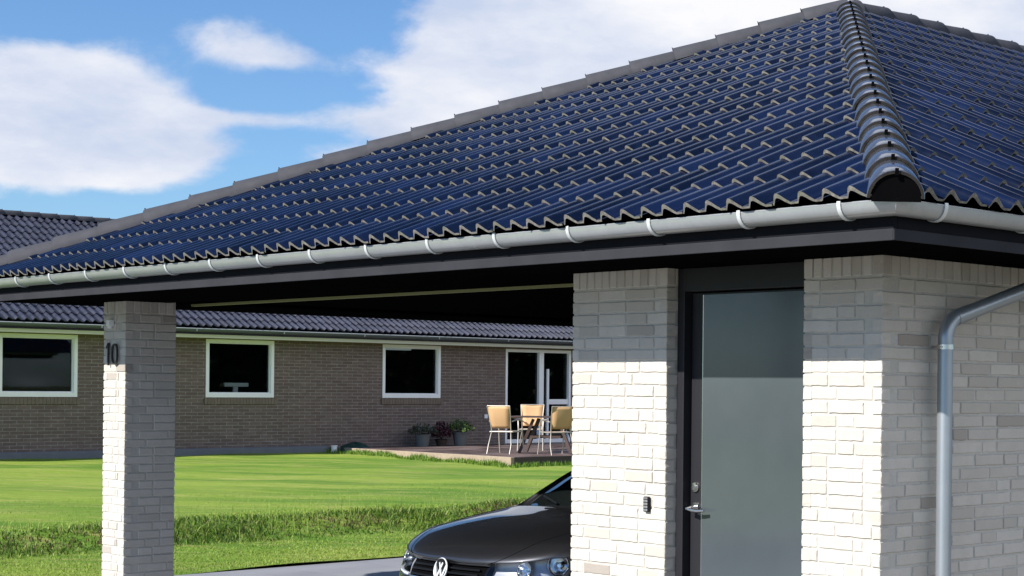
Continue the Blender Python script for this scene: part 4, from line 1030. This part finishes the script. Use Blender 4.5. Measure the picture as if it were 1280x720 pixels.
# elsewhere in the sky a thinner scatter of cloud, low down
sep = N('ShaderNodeSeparateXYZ'); Lk(V, sep.inputs[0])
gen = Mth('MULTIPLY', Mth('SUBTRACT', nB, .53, True), 2.2)
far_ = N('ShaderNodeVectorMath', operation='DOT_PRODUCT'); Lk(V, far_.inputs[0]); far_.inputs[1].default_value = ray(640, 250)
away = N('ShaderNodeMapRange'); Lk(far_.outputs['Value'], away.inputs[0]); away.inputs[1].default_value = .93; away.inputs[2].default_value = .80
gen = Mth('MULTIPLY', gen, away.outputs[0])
acc = Mth('ADD', acc, gen)
dens = Mth('ADD', Mth('MULTIPLY', acc, 1.0), Mth('MULTIPLY', Mth('SUBTRACT', nA, .5), 2.0))
mr = N('ShaderNodeMapRange', interpolation_type='SMOOTHSTEP'); Lk(dens, mr.inputs[0]); mr.inputs[1].default_value = .38; mr.inputs[2].default_value = .84
mask = mr.outputs[0]
# lit tops and grey-blue bodies of the clouds
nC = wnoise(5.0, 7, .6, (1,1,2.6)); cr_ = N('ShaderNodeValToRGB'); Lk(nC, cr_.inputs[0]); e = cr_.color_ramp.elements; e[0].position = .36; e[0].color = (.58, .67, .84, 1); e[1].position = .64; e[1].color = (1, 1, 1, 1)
cs_ = N('ShaderNodeMix', data_type='RGBA', blend_type='MULTIPLY'); cs_.inputs[0].default_value = 1; Lk(cr_.outputs[0], cs_.inputs[6]); bf = Mth('ADD', Mth('MULTIPLY', away.outputs[0], 5.5), 9.7); cb = N('ShaderNodeCombineXYZ'); Lk(bf, cb.inputs[0]); Lk(bf, cb.inputs[1]); Lk(Mth('MULTIPLY', bf, 1.03), cb.inputs[2]); Lk(cb.outputs[0], cs_.inputs[7])  # clouds outside the view are brightened to lift the shaded walls
tint = N('ShaderNodeMix', data_type='RGBA', blend_type='MULTIPLY'); tint.inputs[0].default_value = 1; Lk(sky.outputs[0], tint.inputs[6]); tint.inputs[7].default_value = (.84, 1.12, 1.46, 1)
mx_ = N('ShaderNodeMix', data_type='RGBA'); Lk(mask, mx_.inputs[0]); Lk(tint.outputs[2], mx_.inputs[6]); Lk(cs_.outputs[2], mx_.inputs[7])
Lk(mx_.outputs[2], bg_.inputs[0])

# ------------------------------------------------------------------ render settings
scene.render.engine = 'CYCLES'
scene.view_settings.view_transform = 'Standard'; scene.view_settings.look = 'None'; scene.view_settings.gamma = 1; scene.view_settings.exposure = .75
scene.cycles.max_bounces = 8; scene.cycles.transparent_max_bounces = 12
scene.render.resolution_x = 1024; scene.render.resolution_y = 576
random.seed(77)
mb = MB(); core = MB()
core.box((.9, 19.3, -.3), (1.7, 60, 5.0))
for i in range(9000):
    y = U(19, 60); z = -.3 + 5.6*rnd()**.8; x = .85 + U(-.25, .1) if rnd() < .8 else U(.9, 1.8)
    p = Vector((x, y, z if rnd() < .8 else U(4.9, 5.5))); a_ = Vector((U(-1,1), U(-1,1), U(-1,1))).normalized(); s_ = a_.cross(Vector((U(-1,1),U(-1,1),U(-1,1)))).normalized(); L = U(.15, .35)
    mb.add([p, p + a_*L*.5 + s_*L*.3, p + a_*L, p + a_*L*.5 - s_*L*.3], [(0,1,2,3)], 0, rnd())
HG = thing('added_hedge', 'tall dark hedge added out of view behind the carport to darken the house window reflections', 'hedge', (1.3, 19, -.3))  # unseen, added so the house windows mirror something dark
t = NT('hedge_leaves'); t.set(Base_Color=t.mix(t.attr(), (.015, .03, .008), (.04, .07, .015)), Roughness=.6); mb.build('foliage', t.mat, HG, fix=False); core.build('stems', simple('hedge_wood', (.012, .014, .008), .9), HG)
